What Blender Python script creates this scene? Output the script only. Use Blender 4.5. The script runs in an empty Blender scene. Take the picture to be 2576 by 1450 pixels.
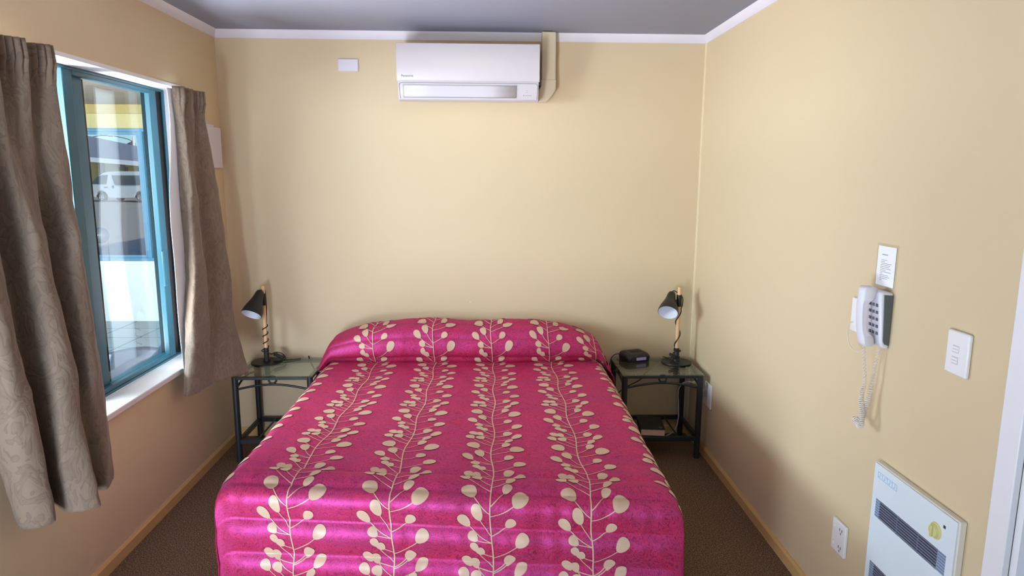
import bpy, bmesh, math, random
from mathutils import Vector, Matrix, noise

C = bpy.context.scene.collection
PI = math.pi
W = 2.76          # room width (x), back wall at y = 0, camera towards -y
H = 2.40          # ceiling height
YR = -5.0         # rear wall
random.seed(4)

# ---------------------------------------------------------------- materials
def lin(r, g, b):
    f = lambda c: ((c / 255) / 12.92) if c / 255 <= .04045 else (((c / 255) + .055) / 1.055) ** 2.4
    return (f(r), f(g), f(b), 1)

def new_mat(name):
    m = bpy.data.materials.new(name); m.use_nodes = True
    return m, m.node_tree, m.node_tree.nodes['Principled BSDF']

def mat(name, col, rough=.5, metal=0., spec=.5, var=0., vscale=20., bump=0., bscale=200., coat=0., coord='Object', stretch=(1, 1, 1)):
    m, nt, p = new_mat(name)
    if len(col) == 3: col = (*col, 1)
    p.inputs['Base Color'].default_value = col
    p.inputs['Roughness'].default_value = rough
    p.inputs['Metallic'].default_value = metal
    p.inputs['Specular IOR Level'].default_value = spec
    p.inputs['Coat Weight'].default_value = coat
    tc = nt.nodes.new('ShaderNodeTexCoord'); mp = nt.nodes.new('ShaderNodeMapping')
    mp.inputs['Scale'].default_value = stretch
    nt.links.new(tc.outputs[coord], mp.inputs['Vector'])
    n = nt.nodes.new('ShaderNodeTexNoise'); n.inputs['Scale'].default_value = vscale; n.inputs['Detail'].default_value = 4
    nt.links.new(mp.outputs[0], n.inputs['Vector'])
    mx = nt.nodes.new('ShaderNodeMix'); mx.data_type = 'RGBA'
    k = max(var, .015)
    mx.inputs['A'].default_value = tuple(c * (1 - k) for c in col[:3]) + (1,)
    mx.inputs['B'].default_value = tuple(min(1, c * (1 + k)) for c in col[:3]) + (1,)
    nt.links.new(n.outputs['Fac'], mx.inputs['Factor'])
    nt.links.new(mx.outputs['Result'], p.inputs['Base Color'])
    if bump > 0:
        n2 = nt.nodes.new('ShaderNodeTexNoise'); n2.inputs['Scale'].default_value = bscale; n2.inputs['Detail'].default_value = 3
        nt.links.new(mp.outputs[0], n2.inputs['Vector'])
        b = nt.nodes.new('ShaderNodeBump'); b.inputs['Strength'].default_value = bump; b.inputs['Distance'].default_value = .004
        nt.links.new(n2.outputs['Fac'], b.inputs['Height']); nt.links.new(b.outputs[0], p.inputs['Normal'])
    return m

def glass(name, tint, refl=1.0, ior=1.5, rough=0.0):
    m = bpy.data.materials.new(name); m.use_nodes = True
    nt = m.node_tree; nt.nodes.clear()
    o = nt.nodes.new('ShaderNodeOutputMaterial'); mix = nt.nodes.new('ShaderNodeMixShader')
    t = nt.nodes.new('ShaderNodeBsdfTransparent'); t.inputs[0].default_value = (*tint, 1)
    g = nt.nodes.new('ShaderNodeBsdfGlossy'); g.inputs['Roughness'].default_value = rough
    g.inputs[0].default_value = (refl, refl, refl, 1)
    lw = nt.nodes.new('ShaderNodeLayerWeight'); lw.inputs[0].default_value = .5
    pw = nt.nodes.new('ShaderNodeMath'); pw.operation = 'POWER'; pw.inputs[1].default_value = 5.
    f0 = ((ior - 1) / (ior + 1)) ** 2
    f = nt.nodes.new('ShaderNodeMath'); f.operation = 'MULTIPLY_ADD'; f.inputs[1].default_value = 1 - f0; f.inputs[2].default_value = f0
    nt.links.new(lw.outputs['Facing'], pw.inputs[0]); nt.links.new(pw.outputs[0], f.inputs[0])
    nt.links.new(f.outputs[0], mix.inputs[0]); nt.links.new(t.outputs[0], mix.inputs[1]); nt.links.new(g.outputs[0], mix.inputs[2])
    nt.links.new(mix.outputs[0], o.inputs[0])
    return m

def emit(name, col, s):
    m, nt, p = new_mat(name)
    p.inputs['Base Color'].default_value = (*col, 1)
    p.inputs['Emission Color'].default_value = (*col, 1); p.inputs['Emission Strength'].default_value = s
    return m

M = {}
M['wall'] = mat('wall_paint', lin(214, 195, 160), .62, spec=.3, var=.02, vscale=3, bump=.06, bscale=350)
M['ceil'] = mat('ceiling_paint', lin(246, 236, 244), .7, spec=.2, bump=.04, bscale=300)
M['trimw'] = mat('white_gloss_trim', lin(235, 235, 240), .35)
M['cove'] = mat('cornice_paint', lin(228, 224, 232), .5, spec=.3)
M['base'] = mat('skirting_paint', lin(214, 178, 118), .28, spec=.55)
M['teal'] = mat('teal_powdercoat', lin(6, 76, 92), .36, spec=.5)
M['blue'] = mat('blue_powdercoat', lin(92, 146, 178), .4)
M['black'] = mat('black_rubber_and_gaps', (.008, .008, .009), .9, spec=.08)
M['iron'] = mat('black_green_iron', (.018, .024, .025), .42, spec=.5, var=.1, vscale=40)
M['plastic_w'] = mat('white_plastic', lin(236, 236, 238), .32)
M['ac_w'] = mat('appliance_white', lin(200, 194, 198), .35)
M['ac_l'] = mat('appliance_white_louvre', lin(202, 198, 204), .65, spec=.2)
M['seam'] = mat('shadow_gap_grey', lin(158, 156, 166), .7)
M['inkgrey'] = mat('grey_ink', lin(150, 150, 160), .6)
M['ink'] = mat('dark_ink', lin(60, 58, 66), .6)
M['trunk'] = mat('beige_trunking', lin(214, 200, 172), .45)
M['plate'] = mat('cover_plate', lin(222, 216, 226), .4)
M['lampblk'] = mat('matt_black_enamel', (.016, .015, .014), .42, spec=.4)
M['lampin'] = mat('white_enamel_inside', lin(235, 240, 250), .45)
M['pine'] = mat('pale_beech_dowel', lin(230, 186, 140), .45, var=.12, vscale=8, stretch=(6, 6, .6))
M['cord'] = mat('black_cord', (.01, .01, .012), .5)
M['cordw'] = mat('white_cord', lin(228, 222, 214), .5)
M['clock'] = mat('black_clock_plastic', (.010, .010, .011), .38, bump=.03, bscale=900)
M['clockface'] = mat('clock_face_gloss', (.012, .010, .022), .12)
M['lcd'] = emit('clock_display', (.30, .25, .50), .2)
M['lcdink'] = mat('lcd_segment', (.12, .09, .2), .4)
M['bookcov'] = mat('black_leatherette', (.013, .012, .013), .45, bump=.15, bscale=600)
M['pages'] = mat('page_edges', lin(222, 196, 176), .8, var=.08, vscale=6, stretch=(1, 1, 90))
M['gilt'] = mat('dull_stamping', lin(86, 62, 66), .5)
M['emblem'] = mat('pale_stamping', lin(150, 145, 150), .5)
M['phone'] = mat('phone_white', lin(226, 226, 236), .35)
M['phoneg'] = mat('phone_grey_inlay', lin(84, 92, 92), .5)
M['key'] = mat('phone_key', lin(110, 108, 122), .5)
M['paper'] = mat('paper_white', lin(238, 240, 248), .6)
M['laminate'] = glass('laminate_film', (.97, .97, .97), .6, 1.3, .15)
M['heater'] = mat('heater_enamel', lin(225, 236, 244), .35)
M['heaterside'] = mat('heater_edge', lin(226, 224, 214), .45)
M['grille'] = mat('grille_bar', lin(120, 128, 150), .4)
M['grilled'] = mat('grille_recess', lin(52, 52, 66), .8)
M['knob'] = mat('cream_knob', lin(212, 206, 140), .4)
M['logo'] = mat('pale_blue_logo', lin(166, 200, 232), .4)
M['asphalt'] = mat('asphalt', lin(192, 180, 162), .9, var=.10, vscale=.35, bump=.2, bscale=60)
M['van'] = mat('van_white_paint', lin(245, 246, 240), .3, coat=.3)
M['vanglass'] = mat('van_dark_glass', lin(62, 70, 78), .12, spec=.6)
M['tyre'] = mat('tyre_rubber', lin(48, 46, 42), .8)
M['alloy'] = mat('alloy_wheel', lin(190, 190, 190), .3, metal=.6)
M['red'] = mat('red_lens', lin(150, 40, 50), .3)
M['roof'] = mat('grey_metal_roof', lin(132, 136, 152), .55, var=.06, vscale=1)
M['yellow'] = mat('yellow_render', lin(222, 196, 110), .75, bump=.3, bscale=40)
M['fascia'] = mat('white_fascia', lin(240, 240, 240), .5)
M['post'] = mat('dark_post', lin(62, 66, 72), .5)
M['redpaint'] = mat('red_sign_paint', lin(220, 80, 62), .5)
M['render_w'] = mat('white_textured_render', lin(238, 244, 240), .8, bump=.5, bscale=55)
M['beamy'] = mat('pale_yellow_beam', lin(208, 196, 142), .8, bump=.45, bscale=60)
M['beamd'] = mat('ochre_ledge', lin(190, 168, 104), .7)
M['globe'] = mat('smoked_globe', lin(150, 158, 172), .2, coat=.5)
M['resin'] = mat('dark_resin', lin(44, 56, 74), .3)
M['pole'] = mat('pole_white', lin(240, 240, 236), .4)
M['galv'] = mat('galvanised_steel', lin(130, 140, 148), .45, metal=.5)
M['flagblue'] = mat('flag_navy', lin(38, 48, 96), .7)
M['flagred'] = mat('flag_red', lin(190, 60, 60), .7)
M['lining'] = mat('curtain_lining_white', lin(240, 242, 246), .8)
M['mattress'] = mat('mattress_ticking', lin(220, 216, 206), .8)
M['bedbase'] = mat('bed_base_fabric', lin(40, 36, 36), .8)
M['pane_tint'] = glass('tinted_screen_pane', (.71, .73, .73), 1., 1.5)
M['pane_clear'] = glass('clear_pane', (.965, .98, .98), 1., 1.45)
M['tableglass'] = glass('table_glass', (.78, .86, .83), 1., 1.6)
M['glassedge'] = mat('green_glass_edge', lin(40, 62, 58), .15)

def boards_mat(name, c1, c2, width, axis=1, bumpd=.6):
    """long boards: lines every `width` along an axis, object coordinates"""
    m, nt, p = new_mat(name)
    tc = nt.nodes.new('ShaderNodeTexCoord'); sx = nt.nodes.new('ShaderNodeSeparateXYZ')
    nt.links.new(tc.outputs['Object'], sx.inputs[0])
    d = nt.nodes.new('ShaderNodeMath'); d.operation = 'DIVIDE'; d.inputs[1].default_value = width
    nt.links.new(sx.outputs[axis], d.inputs[0])
    fr = nt.nodes.new('ShaderNodeMath'); fr.operation = 'FRACT'; nt.links.new(d.outputs[0], fr.inputs[0])
    r = nt.nodes.new('ShaderNodeValToRGB'); r.color_ramp.elements[0].position = .06; r.color_ramp.elements[1].position = .12
    r.color_ramp.elements[0].color = c2; r.color_ramp.elements[1].color = c1
    nt.links.new(fr.outputs[0], r.inputs[0])
    n = nt.nodes.new('ShaderNodeTexNoise'); n.inputs['Scale'].default_value = 3.
    nt.links.new(tc.outputs['Object'], n.inputs['Vector'])
    mx = nt.nodes.new('ShaderNodeMix'); mx.data_type = 'RGBA'; mx.blend_type = 'MULTIPLY'; mx.inputs['Factor'].default_value = .35
    nt.links.new(r.outputs[0], mx.inputs['A']); nt.links.new(n.outputs['Color'], mx.inputs['B'])
    nt.links.new(mx.outputs['Result'], p.inputs['Base Color'])
    p.inputs['Roughness'].default_value = .7
    return m
M['soffit'] = boards_mat('soffit_boards', lin(170, 154, 136), lin(104, 92, 82), .10, axis=1)

def pavers_mat():
    m, nt, p = new_mat('grey_pavers')
    tc = nt.nodes.new('ShaderNodeTexCoord'); mp = nt.nodes.new('ShaderNodeMapping')
    mp.inputs['Rotation'].default_value = (0, 0, math.radians(0))
    nt.links.new(tc.outputs['Object'], mp.inputs['Vector'])
    b = nt.nodes.new('ShaderNodeTexBrick'); b.inputs['Scale'].default_value = 1.0
    b.offset = 0.0
    b.inputs['Brick Width'].default_value = .42; b.inputs['Row Height'].default_value = .42; b.inputs['Mortar Size'].default_value = .010
    b.inputs['Color1'].default_value = lin(150, 164, 176); b.inputs['Color2'].default_value = lin(138, 150, 160); b.inputs['Mortar'].default_value = lin(74, 80, 86)
    nt.links.new(mp.outputs[0], b.inputs['Vector']); nt.links.new(b.outputs['Color'], p.inputs['Base Color'])
    p.inputs['Roughness'].default_value = .45
    return m
M['pavers'] = pavers_mat()

def carpet_mat():
    m, nt, p = new_mat('brown_fleck_carpet')
    tc = nt.nodes.new('ShaderNodeTexCoord')
    n = nt.nodes.new('ShaderNodeTexNoise'); n.inputs['Scale'].default_value = 190; n.inputs['Detail'].default_value = 3; n.inputs['Roughness'].default_value = .7
    nt.links.new(tc.outputs['Object'], n.inputs['Vector'])
    r = nt.nodes.new('ShaderNodeValToRGB'); e = r.color_ramp.elements
    e[0].position = .36; e[0].color = lin(76, 60, 48); e[1].position = .66; e[1].color = lin(176, 150, 122)
    k = e.new(.5); k.color = lin(114, 93, 74)
    nt.links.new(n.outputs['Fac'], r.inputs[0]); nt.links.new(r.outputs[0], p.inputs['Base Color'])
    b = nt.nodes.new('ShaderNodeBump'); b.inputs['Strength'].default_value = .8; b.inputs['Distance'].default_value = .008
    nt.links.new(n.outputs['Fac'], b.inputs['Height']); nt.links.new(b.outputs[0], p.inputs['Normal'])
    p.inputs['Roughness'].default_value = .95; p.inputs['Specular IOR Level'].default_value = .1
    return m
M['carpet'] = carpet_mat()

def silk_mat(name, a, b, c, d, rough=.56, weft=(.72, .09, .54, 1)):
    """shot silk with a tone-on-tone scroll weave; UV in metres.
    a ground, b scroll line, c slub streaks, d mauve weft patches"""
    m, nt, p = new_mat(name)
    N = nt.nodes.new; L = nt.links.new
    def math_(op, x=None, y=None):
        n = N('ShaderNodeMath'); n.operation = op
        for i, v in enumerate((x, y)):
            if v is None: continue
            if isinstance(v, (int, float)): n.inputs[i].default_value = v
            else: L(v, n.inputs[i])
        return n.outputs[0]
    def mix_(fac, A, B):
        n = N('ShaderNodeMix'); n.data_type = 'RGBA'
        L(fac, n.inputs['Factor'])
        for k, v in (('A', A), ('B', B)):
            if isinstance(v, tuple): n.inputs[k].default_value = v
            else: L(v, n.inputs[k])
        return n.outputs['Result']
    def noise_(scale, detail, dist=0, stretch=None):
        n = N('ShaderNodeTexNoise'); n.inputs['Scale'].default_value = scale; n.inputs['Detail'].default_value = detail; n.inputs['Distortion'].default_value = dist
        if stretch:
            mp = N('ShaderNodeMapping'); mp.inputs['Scale'].default_value = stretch; L(tc.outputs['UV'], mp.inputs['Vector']); L(mp.outputs[0], n.inputs['Vector'])
        else: L(tc.outputs['UV'], n.inputs['Vector'])
        return n.outputs['Fac']
    tc = N('ShaderNodeTexCoord')
    sc = math_('SINE', math_('MULTIPLY', noise_(24, 2, 2.2), 42))
    line = N('ShaderNodeMapRange'); line.inputs['From Min'].default_value = .25; line.inputs['From Max'].default_value = .95; L(sc, line.inputs['Value'])
    line = math_('MULTIPLY', line.outputs[0], .75)
    slub = noise_(1., 2, 0, (40, 520, 1))
    patch = N('ShaderNodeMapRange'); patch.inputs['From Min'].default_value = .42; patch.inputs['From Max'].default_value = .68; L(noise_(1., 2, .6, (5, 13, 1)), patch.inputs['Value'])
    g = mix_(math_('MULTIPLY', patch.outputs[0], .7), a, d)
    g = mix_(math_('MULTIPLY', slub, .55), g, c)
    g = mix_(line, g, b)
    L(g, p.inputs['Base Color'])
    bp = N('ShaderNodeBump'); bp.inputs['Strength'].default_value = .10; bp.inputs['Distance'].default_value = .002
    L(math_('ADD', line, slub), bp.inputs['Height']); L(bp.outputs[0], p.inputs['Normal'])
    p.inputs['Roughness'].default_value = .6
    p.inputs['Specular IOR Level'].default_value = .2
    gl = N('ShaderNodeBsdfGlossy'); gl.inputs['Roughness'].default_value = rough; gl.inputs[0].default_value = weft
    L(bp.outputs[0], gl.inputs['Normal'])
    ms = N('ShaderNodeMixShader'); ms.inputs[0].default_value = .25
    out = nt.nodes['Material Output']
    L(p.outputs[0], ms.inputs[1]); L(gl.outputs[0], ms.inputs[2]); L(ms.outputs[0], out.inputs[0])
    return m
M['silk'] = silk_mat('crimson_silk', lin(192, 30, 58), lin(102, 13, 38), lin(206, 84, 104), lin(156, 46, 86))
M['leaf'] = mat('champagne_thread', lin(208, 178, 152), .42, spec=.5, var=.10, vscale=60, coord='UV', stretch=(1, 9, 1))
M['piping'] = mat('crimson_piping', lin(150, 16, 70), .4)

def curtain_mat():
    m, nt, p = new_mat('taupe_jacquard')
    tc = nt.nodes.new('ShaderNodeTexCoord'); mp = nt.nodes.new('ShaderNodeMapping'); mp.inputs['Scale'].default_value = (1, .8, 1)
    nt.links.new(tc.outputs['UV'], mp.inputs['Vector'])
    n1 = nt.nodes.new('ShaderNodeTexNoise'); n1.inputs['Scale'].default_value = 13; n1.inputs['Detail'].default_value = 1; n1.inputs['Distortion'].default_value = 2.2
    nt.links.new(mp.outputs[0], n1.inputs['Vector'])
    w = nt.nodes.new('ShaderNodeMath'); w.operation = 'MULTIPLY'; w.inputs[1].default_value = 13
    nt.links.new(n1.outputs['Fac'], w.inputs[0])
    s = nt.nodes.new('ShaderNodeMath'); s.operation = 'SINE'; nt.links.new(w.outputs[0], s.inputs[0])
    r = nt.nodes.new('ShaderNodeValToRGB'); e = r.color_ramp.elements
    e[0].position = .0; e[0].color = lin(130, 114, 98); e[1].position = .9; e[1].color = lin(124, 108, 93)
    k = e.new(.04); k.color = lin(113, 97, 84)
    nt.links.new(s.outputs[0], r.inputs[0])
    n2 = nt.nodes.new('ShaderNodeTexNoise'); n2.inputs['Scale'].default_value = 260
    nt.links.new(tc.outputs['UV'], n2.inputs['Vector'])
    nt.links.new(r.outputs[0], p.inputs['Base Color'])
    st = nt.nodes.new('ShaderNodeMath'); st.operation = 'GREATER_THAN'; st.inputs[1].default_value = .0
    nt.links.new(s.outputs[0], st.inputs[0])
    ad = nt.nodes.new('ShaderNodeMath'); ad.operation = 'MULTIPLY_ADD'; ad.inputs[1].default_value = .5
    nt.links.new(n2.outputs['Fac'], ad.inputs[0]); nt.links.new(s.outputs[0], ad.inputs[2])
    b = nt.nodes.new('ShaderNodeBump'); b.inputs['Strength'].default_value = .16; b.inputs['Distance'].default_value = .004
    nt.links.new(ad.outputs[0], b.inputs['Height']); nt.links.new(b.outputs[0], p.inputs['Normal'])
    p.inputs['Roughness'].default_value = .7; p.inputs['Specular IOR Level'].default_value = .25
    p.inputs['Sheen Weight'].default_value = .25; p.inputs['Sheen Roughness'].default_value = .4
    return m
M['curtain'] = curtain_mat()

# ---------------------------------------------------------------- mesh helpers
class MB:
    def __init__(s): s.v = []; s.f = []; s.m = []; s.uv = None
    def add(s, vs, fs, mi=0):
        b = len(s.v); s.v += [Vector(p) for p in vs]; s.f += [tuple(b + i for i in f) for f in fs]; s.m += [mi] * len(fs)
        return s
    def box(s, x0, x1, y0, y1, z0, z1, mi=0):
        x0, x1 = sorted((x0, x1)); y0, y1 = sorted((y0, y1)); z0, z1 = sorted((z0, z1))
        vs = [(x, y, z) for x in (x0, x1) for y in (y0, y1) for z in (z0, z1)]
        return s.add(vs, [(0, 1, 3, 2), (4, 6, 7, 5), (0, 4, 5, 1), (2, 3, 7, 6), (0, 2, 6, 4), (1, 5, 7, 3)], mi)
    def tube(s, pts, r, n=12, mi=0, caps=True, closed=False):
        pts = [Vector(p) for p in pts]
        rs = r if isinstance(r, (list, tuple)) else [r] * len(pts)
        N = len(pts); rings = []; up = None
        for i, p in enumerate(pts):
            if closed: t = (pts[(i + 1) % N] - pts[i - 1])
            else: t = (pts[min(i + 1, N - 1)] - pts[max(i - 1, 0)])
            t.normalize()
            if up is None:
                up = Vector((0, 0, 1)) if abs(t.z) < .9 else Vector((0, 1, 0))
            a = t.cross(up)
            if a.length < 1e-6: a = t.cross(Vector((1, 0, 0)))
            a.normalize(); b = a.cross(t).normalized(); up = b
            rings.append([p + (a * math.cos(2 * PI * k / n) + b * math.sin(2 * PI * k / n)) * rs[i] for k in range(n)])
        base = len(s.v); s.v += [q for R in rings for q in R]
        for i in range(N if closed else N - 1):
            j = (i + 1) % N
            for k in range(n):
                l = (k + 1) % n
                s.f.append((base + i * n + k, base + i * n + l, base + j * n + l, base + j * n + k)); s.m.append(mi)
        if caps and not closed:
            s.f.append(tuple(base + k for k in range(n))[::-1]); s.m.append(mi)
            s.f.append(tuple(base + (N - 1) * n + k for k in range(n))); s.m.append(mi)
        return s
    def lathe(s, prof, n=32, mi=0, mat4=None, cap0=False, cap1=False):
        """prof: (radius, z) list"""
        base = len(s.v); mat4 = mat4 or Matrix()
        for r, z in prof:
            for k in range(n):
                s.v.append(mat4 @ Vector((r * math.cos(2 * PI * k / n), r * math.sin(2 * PI * k / n), z)))
        for i in range(len(prof) - 1):
            for k in range(n):
                l = (k + 1) % n
                s.f.append((base + i * n + k, base + i * n + l, base + (i + 1) * n + l, base + (i + 1) * n + k)); s.m.append(mi)
        if cap0: s.f.append(tuple(base + k for k in range(n))[::-1]); s.m.append(mi)
        if cap1: s.f.append(tuple(base + (len(prof) - 1) * n + k for k in range(n))); s.m.append(mi)
        return s
    def prism(s, poly, axis, a, b, mi=0):
        """extrude a 2-D polygon along an axis. axis 0: poly=(y,z); 1: (x,z); 2: (x,y)"""
        def P(p, t):
            return {0: (t, p[0], p[1]), 1: (p[0], t, p[1]), 2: (p[0], p[1], t)}[axis]
        n = len(poly); vs = [P(p, a) for p in poly] + [P(p, b) for p in poly]
        fs = [tuple(range(n)), tuple(range(2 * n - 1, n - 1, -1))] + [(i, (i + 1) % n, n + (i + 1) % n, n + i) for i in range(n)]
        return s.add(vs, fs, mi)
    def grid(s, fn, nu, nv, mi=0, uvfn=None, keep=None):
        base = len(s.v)
        for j in range(nv + 1):
            for i in range(nu + 1):
                s.v.append(Vector(fn(i / nu, j / nv)))
        for j in range(nv):
            for i in range(nu):
                if keep and not keep((i + .5) / nu, (j + .5) / nv): continue
                a = base + j * (nu + 1) + i
                s.f.append((a, a + 1, a + nu + 2, a + nu + 1)); s.m.append(mi)
        if uvfn:
            if s.uv is None: s.uv = {}
            for j in range(nv + 1):
                for i in range(nu + 1):
                    s.uv[base + j * (nu + 1) + i] = uvfn(i / nu, j / nv)
        return s
    def build(s, name, mats, parent=None, smooth=None, bevel=0, bseg=2, solid=0, recalc=True, loc=None):
        me = bpy.data.meshes.new(name)
        me.from_pydata([tuple(p) for p in s.v], [], s.f)
        if not isinstance(mats, (list, tuple)): mats = [mats]
        for m in mats: me.materials.append(m)
        for p, mi in zip(me.polygons, s.m): p.material_index = mi
        if s.uv is not None:
            ul = me.uv_layers.new(name='UVMap')
            for lp in me.loops: ul.data[lp.index].uv = s.uv.get(lp.vertex_index, (0, 0))
        if recalc:
            bm = bmesh.new(); bm.from_mesh(me); bmesh.ops.recalc_face_normals(bm, faces=bm.faces); bm.to_mesh(me); bm.free()
        me.update()
        if smooth is not None:
            for p in me.polygons: p.use_smooth = True
            try: me.set_sharp_from_angle(angle=math.radians(smooth))
            except Exception: pass
        o = bpy.data.objects.new(name, me); C.objects.link(o)
        if loc: o.location = loc
        if bevel:
            b = o.modifiers.new('bevel', 'BEVEL'); b.width = bevel; b.segments = bseg; b.limit_method = 'ANGLE'; b.angle_limit = math.radians(40)
            for p in me.polygons: p.use_smooth = True
            try: me.set_sharp_from_angle(angle=math.radians(35))
            except Exception: pass
        if solid:
            sd = o.modifiers.new('solid', 'SOLIDIFY'); sd.thickness = solid; sd.offset = 0
        if parent is not None:
            o.parent = parent
            o.matrix_parent_inverse = Matrix.Translation(-parent_world(parent))
        return o

def parent_world(o):
    v = Vector((0, 0, 0))
    while o is not None:
        v += Vector(o.location)
        if o.parent is not None: v += o.matrix_parent_inverse.translation
        o = o.parent
    return v

def thing(name, label, cat, loc, group=None, kind=None):
    o = bpy.data.objects.new(name, None); C.objects.link(o); o.location = loc; o.empty_display_size = .1
    return tag(o, label, cat, group, kind)

def tag(o, label=None, cat=None, group=None, kind=None):
    if label: o['label'] = label
    if cat: o['category'] = cat
    if group: o['group'] = group
    if kind: o['kind'] = kind
    return o

def struct(o, label=None, cat=None):
    o['kind'] = 'structure'
    if label: o['label'] = label
    if cat: o['category'] = cat
    return o

def text_mb(txt, size, mat4):
    cu = bpy.data.curves.new('txt', 'FONT'); cu.body = txt; cu.size = size; cu.align_x = 'LEFT'; cu.extrude = .0002
    ob = bpy.data.objects.new('txt', cu); C.objects.link(ob)
    bpy.context.view_layer.update()
    dg = bpy.context.evaluated_depsgraph_get()
    me = bpy.data.meshes.new_from_object(ob.evaluated_get(dg))
    mb = MB(); mb.add([mat4 @ v.co for v in me.vertices], [tuple(p.vertices) for p in me.polygons])
    bpy.data.objects.remove(ob); bpy.data.meshes.remove(me)
    return mb

def basis(o, x, y, z):
    m = Matrix(((x[0], y[0], z[0], o[0]), (x[1], y[1], z[1], o[1]), (x[2], y[2], z[2], o[2]), (0, 0, 0, 1)))
    return m

def spline(pts, n):
    """Catmull-Rom through points, n samples"""
    pts = [Vector(p) for p in pts]; N = len(pts); out = []
    for i in range(n):
        t = i / (n - 1) * (N - 1); k = min(int(t), N - 2); f = t - k
        p0 = pts[max(k - 1, 0)]; p1 = pts[k]; p2 = pts[k + 1]; p3 = pts[min(k + 2, N - 1)]
        out.append(.5 * ((2 * p1) + (p2 - p0) * f + (2 * p0 - 5 * p1 + 4 * p2 - p3) * f * f + (3 * p1 - p0 - 3 * p2 + p3) * f ** 3))
    return out

def sstep(a, b, x):
    t = min(1, max(0, (x - a) / (b - a))); return t * t * (3 - 2 * t)

# ---------------------------------------------------------------- room shell
WY0, WY1, WZ0, WZ1 = -1.84, -.43, .64, 1.995      # window opening in the left wall
T = .15
# left wall, with window opening and a glazed-door opening behind the camera
SX0, SX1, SZ1 = .25, 1.95, 2.1
b = MB()
b.box(-T, 0, WY1, T, 0, H); b.box(-T, 0, WY0, WY1, 0, WZ0 - .025); b.box(-T, 0, WY0, WY1, WZ1, H)
b.box(-T, 0, YR - T, WY0, 0, H)
struct(b.build('wall_left', M['wall']), 'cream painted wall on the window side', 'wall')
struct(MB().box(0, W, 0, T, 0, H).build('wall_back', M['wall']), 'cream painted wall behind the bed head', 'wall')
DY0, DY1, DZ = -3.36, -2.54, 2.03                  # doorway in the right wall
b = MB(); b.box(W, W + T, DY1, T, 0, H); b.box(W, W + T, DY0, DY1, DZ, H); b.box(W, W + T, YR - T, DY0, 0, H)
struct(b.build('wall_right', M['wall']), 'cream painted wall carrying the phone and heater', 'wall')
b = MB(); b.box(0, SX0, YR - T, YR, 0, H); b.box(SX1, W, YR - T, YR, 0, H); b.box(SX0, SX1, YR - T, YR, SZ1, H)
struct(b.build('wall_rear', M['wall']))
struct(MB().box(-T, W + T, YR - T, T, -.1, 0).build('floor', M['carpet']), 'dark brown flecked carpet floor', 'floor')
struct(MB().box(-T, W + T, YR - T, T, H, H + .1).build('ceiling', M['ceil']), 'plain white ceiling', 'ceiling')

# cove cornice: profile distance from wall d, drop below ceiling h
def cove_profile():
    pts = [(0, -.075), (.004, -.075), (.004, -.070)]
    for k in range(9):
        a = k / 8 * PI / 2
        pts.append((.004 + .060 * (1 - math.cos(a)), -.068 + .060 * math.sin(a)))
    pts += [(.070, -.008), (.074, -.004), (.074, 0), (0, 0)]
    return pts
prof = cove_profile()
def cove_run(name, p0, p1, inward):
    """mitred run: each profile point is shortened by its own distance from the wall"""
    p0 = Vector(p0); p1 = Vector(p1); d = (p1 - p0).normalized(); inn = Vector(inward)
    mb = MB(); n = len(prof); vs = []
    for P, sgn in ((p0, 1), (p1, -1)):
        for (q, h) in prof: vs.append(P + inn * q + d * q * sgn + Vector((0, 0, H + h)))
    fs = [(i, (i + 1) % n, n + (i + 1) % n, n + i) for i in range(n)] + [tuple(range(n)), tuple(range(2 * n - 1, n - 1, -1))]
    mb.add(vs, fs)
    return struct(mb.build(name, M['cove'], smooth=30))
cove_run('trim_1', (0, 0, 0), (W, 0, 0), (0, -1, 0))
cove_run('trim_2', (0, YR, 0), (0, 0, 0), (1, 0, 0))
cove_run('trim_3', (W, YR, 0), (W, 0, 0), (-1, 0, 0))
bt, bh = .013, .055
bp = [(0, 0), (bt, 0), (bt, bh - .010), (bt - .007, bh), (0, bh)]
def skirting(name, y0, y1, x, sx, axis):
    mb = MB()
    if axis == 'y': mb.prism([(x + sx * q, h) for q, h in bp], 1, y0, y1)
    else: mb.prism([(-q, h) for q, h in bp], 0, y0, y1)
    return struct(mb.build(name, M['base']))
skirting('baseboard_left', YR, 0, 0, 1, 'y')
skirting('baseboard_right', DY1 + .06, 0, W, -1, 'y')
skirting('baseboard_back', bt, W - bt, 0, 1, 'x')
# thin cream strip imitating the light line and paint of the right-hand corner
struct(MB().box(W - .007, W, -.010, 0, bh, H - .075).build('lit_corner_strip', mat('lit_corner_cream', lin(236, 222, 186), .5)))
# doorway on the right wall: architrave, jamb and door leaf
d1 = thing('door_1', 'white painted door frame at the right edge', 'door', (W, DY1, 0), kind='structure')
b = MB(); b.box(W - .018, W, DY1 - .008, DY1 + .055, 0, DZ + .05); b.box(W - .018, W, DY0 - .055, DY0 + .008, 0, DZ + .05); b.box(W - .018, W, DY0 + .008, DY1 - .008, DZ - .008, DZ + .05)
b.build('architrave', M['trimw'], d1, bevel=.003)
b = MB(); b.box(W, W + T, DY1 - .008, DY1 - .028, 0, DZ); b.box(W, W + T, DY0 + .008, DY0 + .028, 0, DZ); b.box(W, W + T, DY0 + .028, DY1 - .028, DZ - .02, DZ)
b.build('jamb', M['trimw'], d1)
MB().box(W + .05, W + .088, DY0 + .03, DY1 - .03, .008, DZ - .022).build('door_leaf', mat('door_leaf_paint', lin(205, 216, 228), .4), d1)
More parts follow.
